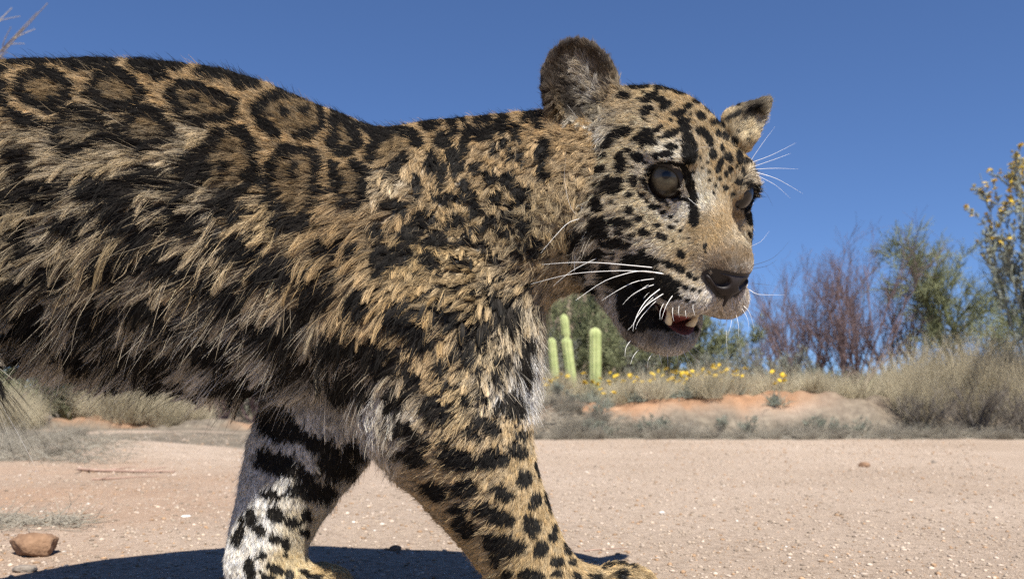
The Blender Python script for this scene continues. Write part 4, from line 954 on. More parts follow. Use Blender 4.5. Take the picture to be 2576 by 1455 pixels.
# ---- gravel and stones
bm = bmesh.new(); bmesh.ops.create_icosphere(bm, subdivisions=1, radius=1)
ICO_V = np.array([v.co[:] for v in bm.verts]); bm.verts.index_update(); ICO_F = np.array([[v.index for v in f.verts] for f in bm.faces]); bm.free()
def stone_cloud(name, n_, region, smin, smax, cols, label):
    x0, x1, y0, y1 = region
    u = rng.random(n_)
    y = y0 + (y1 - y0) * u ** 2.0
    half = .68 * (y + CAM_D) * .62 + .25
    x = rng.uniform(-1, 1, n_) * half * 1.15
    s = smin * (smax / smin) ** (rng.random(n_) ** 2.6) * (1 + .18 * np.clip(y, 0, 5))
    z = ground_h(x, y)
    A = ICO_V[None] * (1 + rng.normal(0, .16, (n_, len(ICO_V), 1)))
    sq = np.stack([rng.uniform(.8, 1.4, n_), rng.uniform(.7, 1.2, n_), rng.uniform(.4, .8, n_)], 1)
    A = A * sq[:, None] * s[:, None, None]
    th = rng.uniform(0, 6.28, n_); cc, ss = np.cos(th)[:, None], np.sin(th)[:, None]
    A = np.stack([A[..., 0] * cc - A[..., 1] * ss, A[..., 0] * ss + A[..., 1] * cc, A[..., 2]], -1)
    A += np.stack([x, y, z + s * .15], 1)[:, None]
    F_ = (ICO_F[None] + (np.arange(n_) * len(ICO_V))[:, None, None]).reshape(-1, 3)
    mm, nn, l2, bb = node_mat(name)
    a_ = nn.new('ShaderNodeAttribute'); a_.attribute_name = 'stone'; l2.new(a_.outputs['Color'], bb.inputs['Base Color']); bb.inputs['Roughness'].default_value = .85; bb.inputs['Specular IOR Level'].default_value = .2
    o = fast_mesh(name, A.reshape(-1, 3), F_, mm, smooth=False)
    k = rng.choice(len(cols), n_, p=np.array([c_[1] for c_ in cols]) / sum(c_[1] for c_ in cols))
    cl = np.array([c_[0] for c_ in cols])[k] * np.exp(rng.normal(0, .18, (n_, 1)))
    cl = np.repeat(np.concatenate([np.clip(cl, 0, .8), np.ones((n_, 1))], 1), len(ICO_V), 0).astype(np.float32)
    at_ = o.data.attributes.new('stone', 'FLOAT_COLOR', 'POINT'); at_.data.foreach_set('color', cl.ravel())
    tag(o, label, 'gravel', kind='stuff')
    return o
stone_cloud('gravel', 42000, (-3, 4, -.05, 4.6), .0009, .0043, [((.32, .255, .195), 6), ((.37, .30, .24), 3), ((.27, .175, .105), 2.4), ((.52, .46, .40), .2), ((.18, .14, .105), 1)], 'loose gravel scattered over the sandy road')

def rock(name, loc, size, mat, seed, label, cat='stone', group=None, squash=(1.2, .9, .7), rot=0.0, chunky=.22):
    bm = bmesh.new(); bmesh.ops.create_icosphere(bm, subdivisions=4, radius=1)
    r_ = np.random.default_rng(seed); dirs = r_.normal(0, 1, (9, 3)); dirs /= np.linalg.norm(dirs, axis=1, keepdims=True); off = r_.uniform(.62, .95, 9)
    nn_ = Noise2(seed + 40)
    for v in bm.verts:
        p_ = np.array(v.co[:])
        for d_, o_ in zip(dirs, off):
            h_ = p_ @ d_
            if h_ > o_: p_ = p_ - d_ * (h_ - o_) * .85
        p_ *= 1 + chunky * .25 * float(nn_(np.array([p_[0] * 3 + p_[2] * 2]), np.array([p_[1] * 3 - p_[2]]))[0]) + .05 * float(nn_(np.array([p_[0] * 9 + 4]), np.array([p_[1] * 9 + p_[2] * 9]))[0])
        v.co = p_ * np.array(squash) * size
    bmesh.ops.rotate(bm, verts=bm.verts, cent=(0, 0, 0), matrix=Matrix.Rotation(rot, 3, 'Z'))
    me = bpy.data.meshes.new(name); bm.to_mesh(me); bm.free(); me.shade_smooth(); me.materials.append(mat)
    o = bpy.data.objects.new(name, me); COL.objects.link(o); o.location = Vector(loc) + Vector((0, 0, size * squash[2] * .45))
    return tag(o, label, cat, group)
red_rock = noise_mat('red_rock', (.13, .075, .045), (.27, .165, .10), 40, .95, bump=.7, bscale=160, bdist=.004)
grey_rock = noise_mat('grey_rock', (.12, .10, .085), (.26, .22, .18), 60, .95, bump=.6, bscale=200, bdist=.003)
white_rock = noise_mat('quartz', (.55, .50, .44), (.70, .66, .60), 50, .7, bump=.4, bscale=200, bdist=.002)
rock('stone', foot(88, 1.30), .034, red_rock, 3, 'reddish brown clod of earth lying on the gravel beside dry litter', squash=(1.15, .9, .72))
rock('stone', foot(62, 1.17), .012, grey_rock, 4, 'small dark grey stone just in front of the reddish clod', squash=(1.4, .8, .6))
rock('stone', foot(995, 1.345), .0085, red_rock, 5, 'small brown stone at the edge of the jaguar shadow')
rock('stone', foot(2174, 3.2), .018, red_rock, 6, 'dark brown stone alone on the open road')
rock('stone', foot(1665, 1.80), .0055, white_rock, 7, 'small white quartz pebble on the open road')
rock('stone', foot(2350, 3.4), .010, grey_rock, 8, 'tiny dark stone on the road near the brown stone')
rock('stone', foot(468, 1.72), .007, white_rock, 9, 'pale flat pebble on the orange gravel', squash=(1.5, .9, .4))
rock('stone', foot(595, 1.33), .007, red_rock, 10, 'rusty pebble on the gravel near the far forepaw')

# ---- sticks
stick_m = noise_mat('pink_stick', (.24, .155, .12), (.38, .26, .20), 60, .9)
dry_m = noise_mat('dry_stick', (.20, .165, .125), (.34, .29, .22), 40, .9)
def fallen_branch(p0, p1, label, mat=stick_m, r=.007, forks=4):
    a, b_ = np.array(p0), np.array(p1); L_ = np.linalg.norm(b_ - a); S = Parts()
    main = spline([a, a * .6 + b_ * .4 + rng.normal(0, .10 * L_, 3) * (1, 1, 0), b_], 12); main[:, 2] = ground_h(main[:, 0], main[:, 1]) + r * .8
    S.add(*tube_arrays(main, np.linspace(r, r * .35, 12), 6))
    for k in range(forks):
        i = 2 + 2 * k; d_ = (main[i + 1] - main[i]); d_ /= np.linalg.norm(d_); s_ = np.array([-d_[1], d_[0], 0]) * rng.choice([-1, 1])
        f_ = main[i] + np.linspace(0, L_ * .3, 7)[:, None] * (d_ * .7 + s_ * .6)[None]; f_[:, 2] = ground_h(f_[:, 0], f_[:, 1]) + r * .6 + np.linspace(0, .012, 7)
        S.add(*tube_arrays(f_, np.linspace(r * .55, r * .2, 7), 5))
    o = S.build('fallen_branch', mat)
    return tag(o, label, 'branch')
fallen_branch(foot(200, 2.95), foot(440, 2.85), 'pinkish fallen branch lying on the pale ground beside dry litter')
fallen_branch(foot(230, 2.62), foot(400, 2.70), 'short pinkish stick in front of the longer fallen branch', r=.004, forks=1)
fallen_branch(foot(1470, 1.32), foot(1580, 1.35), 'thin reddish twig behind the near forepaw', r=.0012, forks=0)

# ------------------------------------------------------------------ plants
def mat_pair(name, c1, c2, sc=8, rough=.8): return noise_mat(name, c1, c2, sc, rough, 4)
bark_purple = mat_pair('bare_purple_twigs', (.10, .066, .066), (.19, .13, .125))
bark_grey = mat_pair('grey_bark', (.10, .085, .07), (.20, .175, .145))
bark_green = mat_pair('green_bark', (.10, .115, .055), (.19, .20, .10))
leaf_green = mat_pair('palo_verde_green', (.14, .155, .075), (.25, .26, .14))
leaf_dull = mat_pair('dull_green', (.060, .070, .038), (.14, .145, .085))
leaf_grey = mat_pair('grey_green', (.17, .185, .14), (.30, .31, .25))
straw = mat_pair('straw', (.34, .285, .18), (.52, .46, .33), 5)
straw_grey = mat_pair('grey_straw', (.17, .15, .115), (.31, .28, .225), 5)
yellow = mat_pair('yellow_petals', (.55, .36, .02), (.68, .48, .05), 30)
olive = mat_pair('olive_seed', (.14, .105, .03), (.27, .20, .06), 30)

def unit(v): return v / (np.linalg.norm(v, axis=-1, keepdims=True) + 1e-9)
def grow(starts, dirs, lens, rads, segs=4, wander=.18, up=.05, sides=4, r=rng):
    """many tapered branches at once: returns paths (k, segs+1, 3) and radii"""
    k = len(starts); p_ = np.empty((k, segs + 1, 3)); p_[:, 0] = starts; d_ = unit(dirs)
    for i in range(segs):
        d_ = unit(d_ + r.normal(0, wander, (k, 3)) + np.array([0, 0, up]))
        p_[:, i + 1] = p_[:, i] + d_ * (lens / segs)[:, None]
    return p_, rads[:, None] * np.linspace(1, .35, segs + 1)[None]
def tubes(paths, rads, sides):
    k, s1, _ = paths.shape
    tan = unit(np.gradient(paths, axis=1))
    ref = np.array([.37, .53, .2]); u = unit(np.cross(tan, ref)); w = np.cross(tan, u)
    a = np.linspace(0, 2 * np.pi, sides, endpoint=False)
    ring = paths[:, :, None] + rads[:, :, None, None] * (np.cos(a)[:, None] * u[:, :, None] + np.sin(a)[:, None] * w[:, :, None])
    V_ = ring.reshape(-1, 3)
    i, s, j = np.meshgrid(np.arange(k), np.arange(s1 - 1), np.arange(sides), indexing='ij')
    j2 = (j + 1) % sides; o = (i * s1 + s) * sides
    F_ = np.stack([o + j, o + j2, o + sides + j2, o + sides + j], -1).reshape(-1, 4)
    return V_, F_
def shoot(paths, rads, per, lo, lmean, rscale, spread, up=.1, segs=3, r=rng, wander=.2):
    """side shoots off given branches"""
    k, s1, _ = paths.shape
    t_ = r.uniform(lo, 1, (k, per)) * (s1 - 1); i = np.minimum(t_.astype(int), s1 - 2); f = (t_ - i)[..., None]
    kk = np.arange(k)[:, None]
    st = paths[kk, i] * (1 - f) + paths[kk, i + 1] * f
    d_ = unit(paths[kk, i + 1] - paths[kk, i])
    d_ = unit(d_ + r.normal(0, spread, d_.shape) + np.array([0, 0, up]))
    rr = (rads[kk, i] * rscale).ravel()
    ln_ = lmean * r.uniform(.5, 1.3, k * per) * (1 - .45 * (t_.ravel() / (s1 - 1)))
    return grow(st.reshape(-1, 3), d_.reshape(-1, 3), ln_, rr, segs, wander, up * .4, r=r)
def blades(n_, cx, cy, rad, h, w, lean=.35, r=rng):
    """grass: bent flat blades"""
    a = r.uniform(0, 6.28, n_); q_ = rad * np.sqrt(r.random(n_)); st = np.stack([cx + q_ * np.cos(a), cy + q_ * np.sin(a), np.zeros(n_)], 1)
    st[:, 2] = 0
    d_ = np.stack([np.cos(a) * lean * r.random(n_) + r.normal(0, .15, n_), np.sin(a) * lean * r.random(n_) + r.normal(0, .15, n_), np.ones(n_)], 1)
    return grow(st, d_, h * r.uniform(.5, 1.15, n_), np.full(n_, w), 3, .16, -.06, r=r)
def plant(name, loc, label, cat, group, parts, scale=1.0, rotz=0.0):
    e = empty(name, loc); e.rotation_euler = (0, 0, rotz); e.scale = (scale,) * 3
    for pn, V_, F_, mt in parts:
        q_ = fast_mesh(pn, V_, F_, mt, e)
        if pn in ('twigs', 'foliage', 'crown'): q_['kind'] = 'stuff'
    return tag(e, label, cat, group)
def copy_plant(o, loc, rotz, scale, label=None, group=None):
    c_ = o.copy(); COL.objects.link(c_); c_.location = loc; c_.rotation_euler = (0, 0, rotz); c_.scale = (scale,) * 3
    if label: c_['label'] = label
    if group: c_['group'] = group
    for ch in list(o.children):
        k = ch.copy(); COL.objects.link(k); k.parent = c_
    return c_
def shrub_parts(seed, H, stems, mat, sub=7, twig=7, r0=.012, spread=.45, leaf=None, nleaf=0, leafsize=.012, tw_r=.45):
    r = np.random.default_rng(seed)
    a = r.uniform(0, 6.28, stems); s = np.stack([np.cos(a), np.sin(a), np.zeros(stems)], 1)
    d_ = s * r.uniform(.1, spread * 1.6, (stems, 1)) + np.array([0, 0, 1])
    p1, q1 = grow(s * .05 * H, d_, H * r.uniform(.6, 1.0, stems), np.full(stems, r0), 6, .14, .06, r=r)
    p2, q2 = shoot(p1, q1, sub, .2, H * .42, .6, .4, .18, 4, r)
    p3, q3 = shoot(p2, q2, twig, .1, H * .20, .55, .45, .15, 3, r)
    S = Parts()
    S.add(*tubes(p1, q1, 5)); S.add(*tubes(p2, q2, 4))
    T = Parts(); T.add(*tubes(p3, np.maximum(q3, r0 * tw_r * .25), 3))
    out = [('stem', np.concatenate(S.V), np.concatenate(S.F), mat), ('twigs', np.concatenate(T.V), np.concatenate(T.F), mat)]
    if leaf is not None:
        p4, q4 = shoot(p3, q3, nleaf, .0, leafsize * 2.2, 1.0, .8, .2, 2, r)
        q4 = np.full(q4.shape, leafsize * .16) * np.array([.6, 1, .3])
        V_, F_ = tubes(p4, q4, 3)
        out.append(('foliage', V_, F_, leaf))
    return out

# palo verde trees
def palo_verde(seed, H, W, loc, label, rotz=0, leaf=leaf_green, dense=1.0, trunk_lean=(0, 0)):
    r = np.random.default_rng(seed)
    k = 5
    a = r.uniform(0, 6.28, k) + np.linspace(0, 6.28, k)
    d_ = np.stack([np.cos(a) * W / H * .9 + trunk_lean[0], np.sin(a) * W / H * .9 + trunk_lean[1], np.full(k, 1.0)], 1)
    p1, q1 = grow(np.zeros((k, 3)) + r.normal(0, .03, (k, 3)) * (1, 1, 0), d_, np.full(k, H * .8), np.full(k, .024 * H / 2), 7, .16, .02, r=r)
    p2, q2 = shoot(p1, q1, 9, .25, H * .40, .55, .45, .05, 5, r)
    p3, q3 = shoot(p2, q2, int(7 * dense), .1, H * .2, .5, .45, .05, 4, r)
    p4, q4 = shoot(p3, q3, int(7 * dense), .05, H * .085, .5, .5, .08, 3, r)
    S = Parts(); S.add(*tubes(p1, q1, 7)); S.add(*tubes(p2, q2, 5))
    T = Parts(); T.add(*tubes(p3, np.maximum(q3, .0025), 4)); T.add(*tubes(p4, np.maximum(q4 * 0 + .0022, .0022), 3))
    return plant('palo_verde_tree', loc, label, 'tree', None, [('trunk', np.concatenate(S.V), np.concatenate(S.F), bark_green), ('crown', np.concatenate(T.V), np.concatenate(T.F), leaf)], rotz=rotz)
palo_verde(21, 2.0, 1.1, foot(1440, 8.6), 'green palo verde tree directly behind the three cacti', leaf=leaf_green, dense=1.1)
palo_verde(22, 1.35, 1.25, foot(1690, 8.9), 'low spreading palo verde tree growing beside the cacti', leaf=leaf_green, trunk_lean=(.25, 0))
palo_verde(23, 1.75, 1.0, foot(2420, 8.2), 'tall wispy palo verde tree behind the yellow flowered bush', leaf=leaf_green, dense=1.6)
palo_verde(24, 1.9, 1.1, foot(2610, 9.4), 'palo verde tree standing farther back than the wispy one', leaf=leaf_dull)
palo_verde(25, 1.5, 1.1, foot(640, 11.0), 'dark green tree far behind the tan grass clumps', leaf=leaf_dull)
palo_verde(26, 1.6, 1.0, foot(-60, 8.2), 'palo verde tree beyond the rounded green bush', leaf=leaf_green)

for px, d, H, sd, lb, lf in [(1550, 8.0, .95, 131, 'dense green bush behind the thick upright cactus', leaf_green), (1400, 8.3, .9, 132, 'dense green bush behind the shortest cactus', leaf_green), (1640, 8.4, 1.15, 133, 'green bush between the cacti and the low spreading palo verde', leaf_green), (1770, 8.8, .92, 134, 'thin green bush beside the blue gap in the shrubs', leaf_green)]:
    plant('green_bush', foot(px, d), lb, 'bush', None, shrub_parts(sd, H, 14, bark_green, 8, 9, .009, .65, lf, 3, .030))
# bare purple shrubs
for i, (px, d, H, st, lb) in enumerate([(2030, 8.2, 1.35, 12, 'bare purple shrub next to the low spreading palo verde'), (2140, 7.7, 1.38, 14, 'bare purple shrub with the densest stems, between two others'), (2255, 8.4, 1.30, 12, 'bare purple shrub next to the tall wispy palo verde'), (1940, 9.6, .85, 10, 'low bare purple shrub at the edge of the blue gap')]):
    plant('bare_shrub', foot(px, d), lb, 'shrub', 'bare purple shrubs on the bank', shrub_parts(50 + i, H, st + 3, bark_purple, 8, 10, .010, .42))
# grey low shrubs behind the flowers
for i, (px, d, H) in enumerate([(1800, 7.6, .42), (1890, 7.4, .45), (1990, 7.2, .42), (1590, 7.7, .5), (1380, 7.5, .5)]):
    plant('twiggy_shrub', foot(px, d), 'low grey twiggy shrub growing behind the yellow flowers', 'shrub', 'low grey shrubs on the bank', shrub_parts(70 + i, H, 12, bark_grey, 6, 7, .007, .6, leaf_grey, 2, .018))
# big grey twig tangle on the bank, right
for i, (px, d, H, lb) in enumerate([(2330, 6.15, .34, 'grey twig tangle at the end of the bare orange bank'), (2470, 6.0, .42, 'tallest grey twig tangle under the tall dry grass'), (2590, 5.9, .40, 'grey twig tangle over dark litter')]):
    plant('twiggy_shrub', foot(px, d), lb, 'shrub', 'grey twig tangles on the bank', shrub_parts(80 + i, H, 22, bark_grey, 7, 7, .006, .9))

for i in range(16):
    px, d = 1350 + 1150 * rng.random(), 5.85 + .35 * rng.random()
    if i < 3: base_shrubs = globals().setdefault('base_shrubs', []); base_shrubs.append(plant('twiggy_shrub', foot(px, d), 'small dark twiggy plant on the slope of the earth bank', 'shrub', 'small twiggy plants on the bank slope', shrub_parts(140 + i, .13, 9, bark_grey, 5, 6, .0025, .8, leaf_grey, 2, .010)))
    else: copy_plant(base_shrubs[i % 3], foot(px, d), rng.uniform(0, 6), rng.uniform(.6, 1.2))
# cacti
cact = node_mat('cactus_skin'); cm, cn, cl_, cb = cact
tcn = cn.new('ShaderNodeTexCoord'); t1 = cn.new('ShaderNodeTexNoise'); t1.inputs['Scale'].default_value = 14; t1.inputs['Detail'].default_value = 6; cl_.new(tcn.outputs['Object'], t1.inputs['Vector'])
r1 = cn.new('ShaderNodeValToRGB'); r1.color_ramp.elements[0].position = .3; r1.color_ramp.elements[0].color = (.24, .29, .10, 1); r1.color_ramp.elements[1].position = .7; r1.color_ramp.elements[1].color = (.42, .46, .20, 1)
cl_.new(t1.outputs['Fac'], r1.inputs[0]); cl_.new(r1.outputs[0], cb.inputs['Base Color']); cb.inputs['Roughness'].default_value = .7
def cactus(px, d, H, R, lean, seed, label, neck=None):
    e = empty('columnar_cactus', foot(px, d) - np.array([0, 0, .03]))
    ribs, nl = 11, 46
    sa = np.linspace(0, 2 * np.pi, ribs * 6, endpoint=False)
    prof = 1 - .22 * np.abs(np.cos(sa * ribs / 2)) ** .7
    V_ = []; 
    for i in range(nl):
        f = i / (nl - 1); z = H * f
        rr = R * (.82 + .18 * min(f * 6, 1)) * math.sqrt(max(1 - max((f - .90) / .10, 0) ** 2, .0009))
        if neck: rr *= 1 - .42 * math.exp(-((f - neck) / .02) ** 2); rr *= (1 if f < neck else .82)
        cxx = lean * H * (f - .25 * f * f)
        V_.append(np.stack([cxx + rr * prof * np.cos(sa), rr * prof * np.sin(sa), np.full(len(sa), z)], 1))
    V_ = np.concatenate(V_); m_ = len(sa)
    F_ = [(i * m_ + j, i * m_ + (j + 1) % m_, (i + 1) * m_ + (j + 1) % m_, (i + 1) * m_ + j) for i in range(nl - 1) for j in range(m_)]
    fast_mesh('stem', V_, np.array(F_), cm, e)
    S = Parts()
    for j in range(ribs):
        k = int((j + .5) / ribs * m_ * 1.0) % m_
        k = j * 6 + 3
        for i in range(2, nl - 1, 2):
            p_ = V_[i * m_ + k % m_]; out = unit(p_ - np.array([lean * H * (i / nl), 0, p_[2]])) 
            for t_ in range(3):
                d_ = unit(out + rng.normal(0, .5, 3)); S.add(*tube_arrays([p_, p_ + d_ * .012], [.0009, .0004], 3))
    S.build('spines', straw, e)['kind'] = 'stuff'
    return tag(e, label, 'cactus', 'columnar cacti on the bank')
cactus(1404, 7.0, .52, .037, -.14, 1, 'shortest green columnar cactus leaning beside the tallest one')
cactus(1446, 7.05, .72, .046, -.17, 2, 'tallest green columnar cactus pinched below its rounded head', neck=.72)
cactus(1497, 7.0, .61, .052, -.0, 3, 'thick upright green columnar cactus beside the yellow flowers')

# far rock outcrop
butte = noise_mat('butte_rock', (.20, .145, .105), (.36, .27, .20), .6, .95, bump=.8, bscale=2, bdist=.6)
o = rock('rock_outcrop', (0, 0, 0), 6.0, butte, 15, 'tan rocky outcrop far behind the cacti', 'rock', None, (1.0, .9, 1.25)); o.location = Vector(at(1500, 880, 55))

# dry grass
g0 = blades(260, 0, 0, .10, .36, .0016, .5); g1 = blades(160, 0, 0, .09, .22, .0018, .7)
def clump_parts(n_, rad, h, w, lean, seed):
    r = np.random.default_rng(seed); p_, q_ = blades(n_, 0, 0, rad, h, w, lean, r); V_, F_ = tubes(p_, q_ * np.array([1, .9, .7, .6]), 3); return V_, F_
protos = {}
def grass_clump(kind, loc, label, group, scale, rotz):
    spec = {'tall': (300, .10, .42, .0016, .4, straw), 'mid': (280, .10, .26, .0017, .7, straw), 'grey': (260, .11, .20, .0017, .9, straw_grey), 'fluffy': (700, .16, .36, .0022, .8, straw)}[kind]
    if kind not in protos:
        V_, F_ = clump_parts(*spec[:5], 90 + len(protos))
        o_ = fast_mesh('grass_clump', V_, F_, spec[5]); protos[kind] = o_
    else:
        o_ = protos[kind].copy(); COL.objects.link(o_)
    o_.location = loc; o_.rotation_euler = (0, 0, rotz); o_.scale = (scale,) * 3
    return tag(o_, label, 'grass', group)
for i in range(26):
    px = 1350 + 560 * rng.random(); d = 6.35 + .9 * rng.random()
    grass_clump('mid', foot(px, d), 'pale dry grass tuft among the yellow flowers on the bank', 'dry grass tufts by the flowers', rng.uniform(.55, 1.0), rng.uniform(0, 6))
for i in range(22):
    px = 1880 + 330 * rng.random(); d = 6.6 + 1.0 * rng.random()
    grass_clump('mid', foot(px, d), 'dry grass tuft at the foot of the bare purple shrubs', 'dry grass tufts by the shrubs', rng.uniform(.6, 1.1), rng.uniform(0, 6))
for i in range(30):
    px = 2210 + 400 * rng.random() ** .9; d = 6.2 + 1.0 * rng.random()
    grass_clump('tall', foot(px, d), 'tall dry grass clump rising above the grey twig tangle', 'tall dry grass on the bank', rng.uniform(.75, 1.25), rng.uniform(0, 6))
for i in range(80):
    px = 1340 + 1300 * rng.random(); d = 5.72 + .35 * rng.random()
    grass_clump('grey', foot(px, d + CAM_D * .0), 'small grey grass tuft on the slope of the earth bank', 'grey tufts on the bank slope', rng.uniform(.25, .62), rng.uniform(0, 6))

# yellow flowers on the bank
def head_mesh():
    bm = bmesh.new(); n_ = 9; c_ = bm.verts.new((0, 0, .004)); ring = []
    for k in range(n_):
        a = 2 * math.pi * k / n_; ring.append((bm.verts.new((.009 * math.cos(a), .009 * math.sin(a), .003)), bm.verts.new((.015 * math.cos(a + .25), .015 * math.sin(a + .25), .0)), bm.verts.new((.010 * math.cos(a + .5), .010 * math.sin(a + .5), -.003))))
    for k in range(n_):
        x, y_, z_ = ring[k]; x2 = ring[(k + 1) % n_][0]
        bm.faces.new((c_, x, x2)); bm.faces.new((x, y_, z_, x2))
    me = bpy.data.meshes.new('flower_head'); bm.to_mesh(me); bm.free(); me.materials.append(yellow); return me
FH = head_mesh()
def seed_mesh():
    bm = bmesh.new(); bmesh.ops.create_icosphere(bm, subdivisions=1, radius=.006); me = bpy.data.meshes.new('seed_head'); bm.to_mesh(me); bm.free(); me.materials.append(olive); return me
SH = seed_mesh()
def flower_plant(loc, H, nh, label, group, spread=.10, mt=leaf_grey, head=1.5, name='yellow_flower_plant'):
    e = empty(name, loc)
    a = rng.uniform(0, 6.28, nh); r_ = spread * np.sqrt(rng.random(nh))
    d_ = np.stack([np.cos(a) * r_ / H, np.sin(a) * r_ / H, np.ones(nh)], 1)
    p_, q_ = grow(np.zeros((nh, 3)), d_, H * rng.uniform(.65, 1.1, nh), np.full(nh, .0022), 4, .10, .02)
    S = Parts(); S.add(*tubes(p_, q_, 3)); S.build('stems', mt, e)['kind'] = 'stuff'
    lp, lq = grow(rng.normal(0, .03, (90, 3)) * (1, 1, 0), rng.normal(0, .6, (90, 3)) + (0, 0, .8), rng.uniform(.05, .12, 90), np.full(90, .005), 2, .2, .1)
    S = Parts(); S.add(*tubes(lp, lq * np.array([.6, 1, .3]), 3)); S.build('leaves', mt, e)['kind'] = 'stuff'
    for k in range(nh):
        o_ = bpy.data.objects.new('flower_head', FH); COL.objects.link(o_); o_.parent = e; o_.location = p_[k, -1]
        o_.rotation_euler = (rng.normal(.5, .4), rng.normal(0, .4), rng.uniform(0, 6)); o_.scale = (head * rng.uniform(.8, 1.25),) * 3
    return tag(e, label, 'flower', group)
for i, (px, d) in enumerate([(1485, 6.7), (1525, 6.55), (1560, 6.9), (1600, 6.6), (1635, 6.75), (1690, 6.6), (1730, 6.5), (1765, 6.7), (1795, 6.5), (1820, 6.65), (1850, 6.6), (1400, 6.8), (1370, 6.6), (1700, 7.0), (1750, 7.0), (1950, 6.4)]):
    flower_plant(foot(px, d), .19 + .05 * rng.random(), 9 if 1680 < px < 1840 else 6, 'yellow flowered plant with thin grey stems on the earth bank', 'yellow flowers on the bank')

# brittlebush with yellow heads, right edge, nearer
def brittlebush():
    loc = foot(2625, 6.3); e = empty('flowering_bush', loc)
    tagc = tag(e, 'tall bush full of small yellow flower heads beside the wispy palo verde', 'bush')
    H = 1.72; r = np.random.default_rng(31)
    k = 44; a = r.uniform(0, 6.28, k)
    d_ = np.stack([np.cos(a) * r.uniform(.03, .34, k), np.sin(a) * r.uniform(.03, .3, k), np.ones(k)], 1)
    p1, q1 = grow(r.normal(0, .04, (k, 3)) * (1, 1, 0), d_, H * r.uniform(.75, 1.05, k), np.full(k, .006), 7, .09, .03, r=r)
    p2, q2 = shoot(p1, q1, 9, .35, .32, .6, .38, .25, 4, r)
    p3, q3 = shoot(p2, q2, 3, .3, .07, .6, .4, .3, 3, r)
    S = Parts(); S.add(*tubes(p1, q1, 5)); S.add(*tubes(p2, q2, 4)); S.add(*tubes(p3, np.maximum(q3, .0011), 3)); S.build('stems', leaf_grey, e)['kind'] = 'stuff'
    lp, lq = shoot(p2, q2, 9, 0, .06, 1, .8, .2, 2, r)
    V_, F_ = tubes(lp, np.full(lq.shape, .009) * np.array([.5, 1, .25]), 3); fast_mesh('leaves', V_, F_, leaf_grey, e)['kind'] = 'stuff'
    tips = np.concatenate([p3[:, -1], p2[:, -1]]); pick = r.permutation(len(tips))
    # heads: the 280 that stand highest on the side towards the road, the rest one part
    score = tips[:, 2] - .5 * tips[:, 0] - .3 * tips[:, 1] + r.normal(0, .12, len(tips)); order = np.argsort(-score)
    for i, k_ in enumerate(order[:280]):
        o_ = bpy.data.objects.new('flower_head' if i % 3 else 'seed_head', FH if i % 3 else SH); COL.objects.link(o_); o_.parent = e; o_.location = tips[k_]
        o_.rotation_euler = (r.normal(.4, .5), r.normal(0, .5), r.uniform(0, 6)); o_.scale = (r.uniform(.7, 1.1) * (1.5 if i % 3 else 2.0),) * 3
    return e
brittlebush()

# left: green bush, tan grasses, dark twigs, nearer grass at the edge
plant('green_bush', foot(165, 6.6), 'rounded dark green bush behind the tan grass clumps', 'bush', None, shrub_parts(101, .50, 16, bark_green, 8, 9, .008, .7, leaf_dull, 4, .026))
plant('green_bush', foot(30, 6.9), 'green bush tangled with dry straw beside the rounded one', 'bush', None, shrub_parts(102, .55, 14, bark_green, 8, 8, .008, .7, leaf_green, 3, .024))
plant('green_bush', foot(270, 7.4), 'smaller green bush behind the tan grass', 'bush', None, shrub_parts(103, .55, 14, bark_green, 8, 8, .008, .6, leaf_dull, 4, .024))
plant('green_bush', foot(560, 9.6), 'yellowish green bush above the pale gravel slope', 'bush', None, shrub_parts(104, .8, 12, bark_green, 8, 8, .010, .6, leaf_green, 3, .030))
for i, (px, d, H) in enumerate([(450, 7.6, .62), (560, 7.8, .60), (640, 7.6, .55), (380, 8.2, .75), (505, 8.8, .8)]):
    plant('bare_shrub', foot(px, d), 'dark leafless shrub behind the tan grass clumps', 'shrub', 'dark shrubs beyond the road', shrub_parts(110 + i, H, 16, bark_purple, 8, 9, .009, .55))
for i, (px, d, s) in enumerate([(270, 6.5, .85), (310, 6.45, .95), (350, 6.55, .8), (410, 6.6, .72), (440, 6.7, .75), (235, 6.7, .7), (490, 6.9, .6), (385, 6.9, .8)]):
    grass_clump('fluffy', foot(px, d), 'fluffy tan dry grass clump at the far edge of the road', 'tan grass clumps beyond the road', s, rng.uniform(0, 6))
for i in range(14):
    grass_clump('tall', foot(-70 + 160 * rng.random(), 5.0 + 1.2 * rng.random()), 'tall straw coloured grass clump in front of the rounded green bush', 'straw grass on the road verge', rng.uniform(.5, .85), rng.uniform(0, 6))
for i in range(16):
    px, d = (-60 + 300 * rng.random(), 3.4 + 1.6 * rng.random())
    grass_clump('grey', foot(px, d), 'small flattened grey grass tuft behind the pinkish fallen branch', 'grey tufts on the road verge', rng.uniform(.2, .42), rng.uniform(0, 6))
for i, (px, d, H) in enumerate([(560, 9.0, .34), (620, 8.6, .30), (600, 10.2, .4), (660, 9.4, .36), (530, 10.4, .42)]):
    plant('twiggy_shrub', foot(px, d), 'pale grey low shrub on the gravel slope beyond the road', 'shrub', 'pale shrubs on the gravel slope', shrub_parts(120 + i, H, 12, straw_grey, 6, 7, .007, .8, leaf_grey, 2, .018))
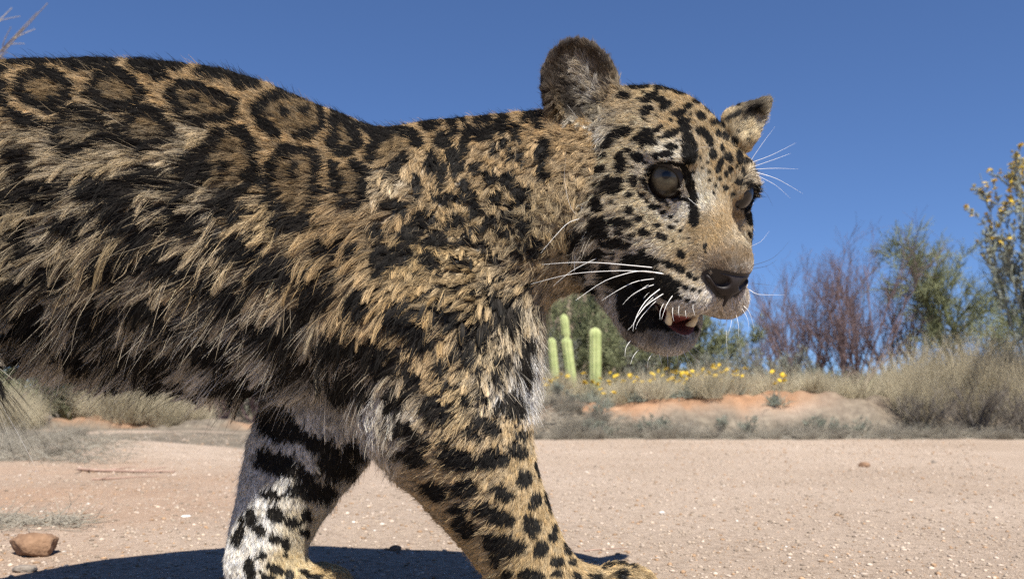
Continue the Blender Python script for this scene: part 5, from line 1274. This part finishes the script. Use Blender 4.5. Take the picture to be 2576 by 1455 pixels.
# litter: fallen stalks nobody could count
def litter(name, n_, fx, fd, lmin, lmax, mat, label, w=.0014):
    px = fx(n_); d = fd(n_); x = (px - CX) * d / FPX; y = d - CAM_D
    th = rng.uniform(0, 6.28, n_); dv = np.stack([np.cos(th), np.sin(th) * .6, rng.uniform(-.05, .3, n_)], 1)
    p_, q_ = grow(np.stack([x, y, ground_h(x, y) + .004], 1), dv, rng.uniform(lmin, lmax, n_), np.full(n_, w), 3, .25, -.03)
    p_[..., 2] = np.maximum(p_[..., 2], ground_h(p_[..., 0], p_[..., 1]) + .002)
    V_, F_ = tubes(p_, q_, 3); o_ = fast_mesh(name, V_, F_, mat); tag(o_, label, 'litter', kind='stuff')
litter('dry_litter', 3000, lambda n_: rng.uniform(1320, 2700, n_), lambda n_: rng.uniform(5.75, 6.15, n_) , .06, .26, straw_grey, 'grey dry stalks lying on the slope of the bank', .0022)
litter('verge_litter', 1500, lambda n_: rng.uniform(-80, 1, n_) + 330 * rng.random(n_) ** 2, lambda n_: rng.uniform(3.2, 4.6, n_), .05, .22, straw_grey, 'grey dry stalks lying behind the pinkish fallen branch')
litter('gravel_litter', 420, lambda n_: -60 + 290 * rng.random(n_) ** 1.6, lambda n_: rng.normal(1.62, .05, n_), .02, .07, straw_grey, 'thin band of dry stalks beside the reddish clod', .0009)

# distant desert scrub, one mass
def scrub():
    n_ = 5200; d = rng.uniform(11, 60, n_); px = rng.uniform(-300, 2900, n_)
    x = (px - CX) * d / FPX; y = d - CAM_D
    h = rng.uniform(.25, .9, n_) * np.where(d > 25, 1.4, .8); k = 12
    st = np.repeat(np.stack([x, y, ground_h(x, y)], 1), k, 0); dv = rng.normal(0, .55, (n_ * k, 3)) + (0, 0, 1)
    p_, q_ = grow(st, dv, np.repeat(h, k) * rng.uniform(.5, 1.1, n_ * k), np.repeat(d, k) * .0009, 2, .3, .0)
    V_, F_ = tubes(p_, q_, 3); tag(fast_mesh('distant_scrub', V_, F_, leaf_dull), 'far desert scrub behind the bank and the bushes', 'scrub', kind='stuff')
scrub()
# bare tree whose twigs reach into the upper left corner
def corner_tree():
    base_ = foot(-420, 4.2); e = empty('bare_tree', base_)
    r = np.random.default_rng(61); tip = at(110, 15, 4.0) - base_
    tr = spline([np.zeros(3), np.array([.05, 0, .8]), np.array([.25, 0, 1.5]), tip * .62 + np.array([0, 0, .25])], 12)
    S = Parts(); S.add(*tube_arrays(tr, np.linspace(.05, .016, 12), 8))
    aim = unit(tip - tr[-1])
    for t_ in range(7):
        s0 = tr[6 + (t_ % 6)]; tg = at(*[(120, 8), (60, 70), (20, 130), (95, 30), (30, 20), (-60, 60), (-40, -60)][t_], 4.0 + r.normal(0, .1)) - base_
        pth = spline([s0, s0 * .5 + tg * .5 + r.normal(0, .05, 3), tg], 9); S.add(*tube_arrays(pth, np.linspace(.006, .0016, 9), 5))
        for k in range(5):
            q0 = pth[2 + k]; qd = unit(unit(tg - s0) + r.normal(0, .5, 3)); S.add(*tube_arrays(spline([q0, q0 + qd * .06 + r.normal(0, .01, 3), q0 + qd * .14], 6), np.linspace(.003, .0012, 6), 4))
    S.build('branches', dry_m, e)
    tag(e, 'bare tree whose thin twigs reach into the sky above the jaguar rump', 'tree')
corner_tree()
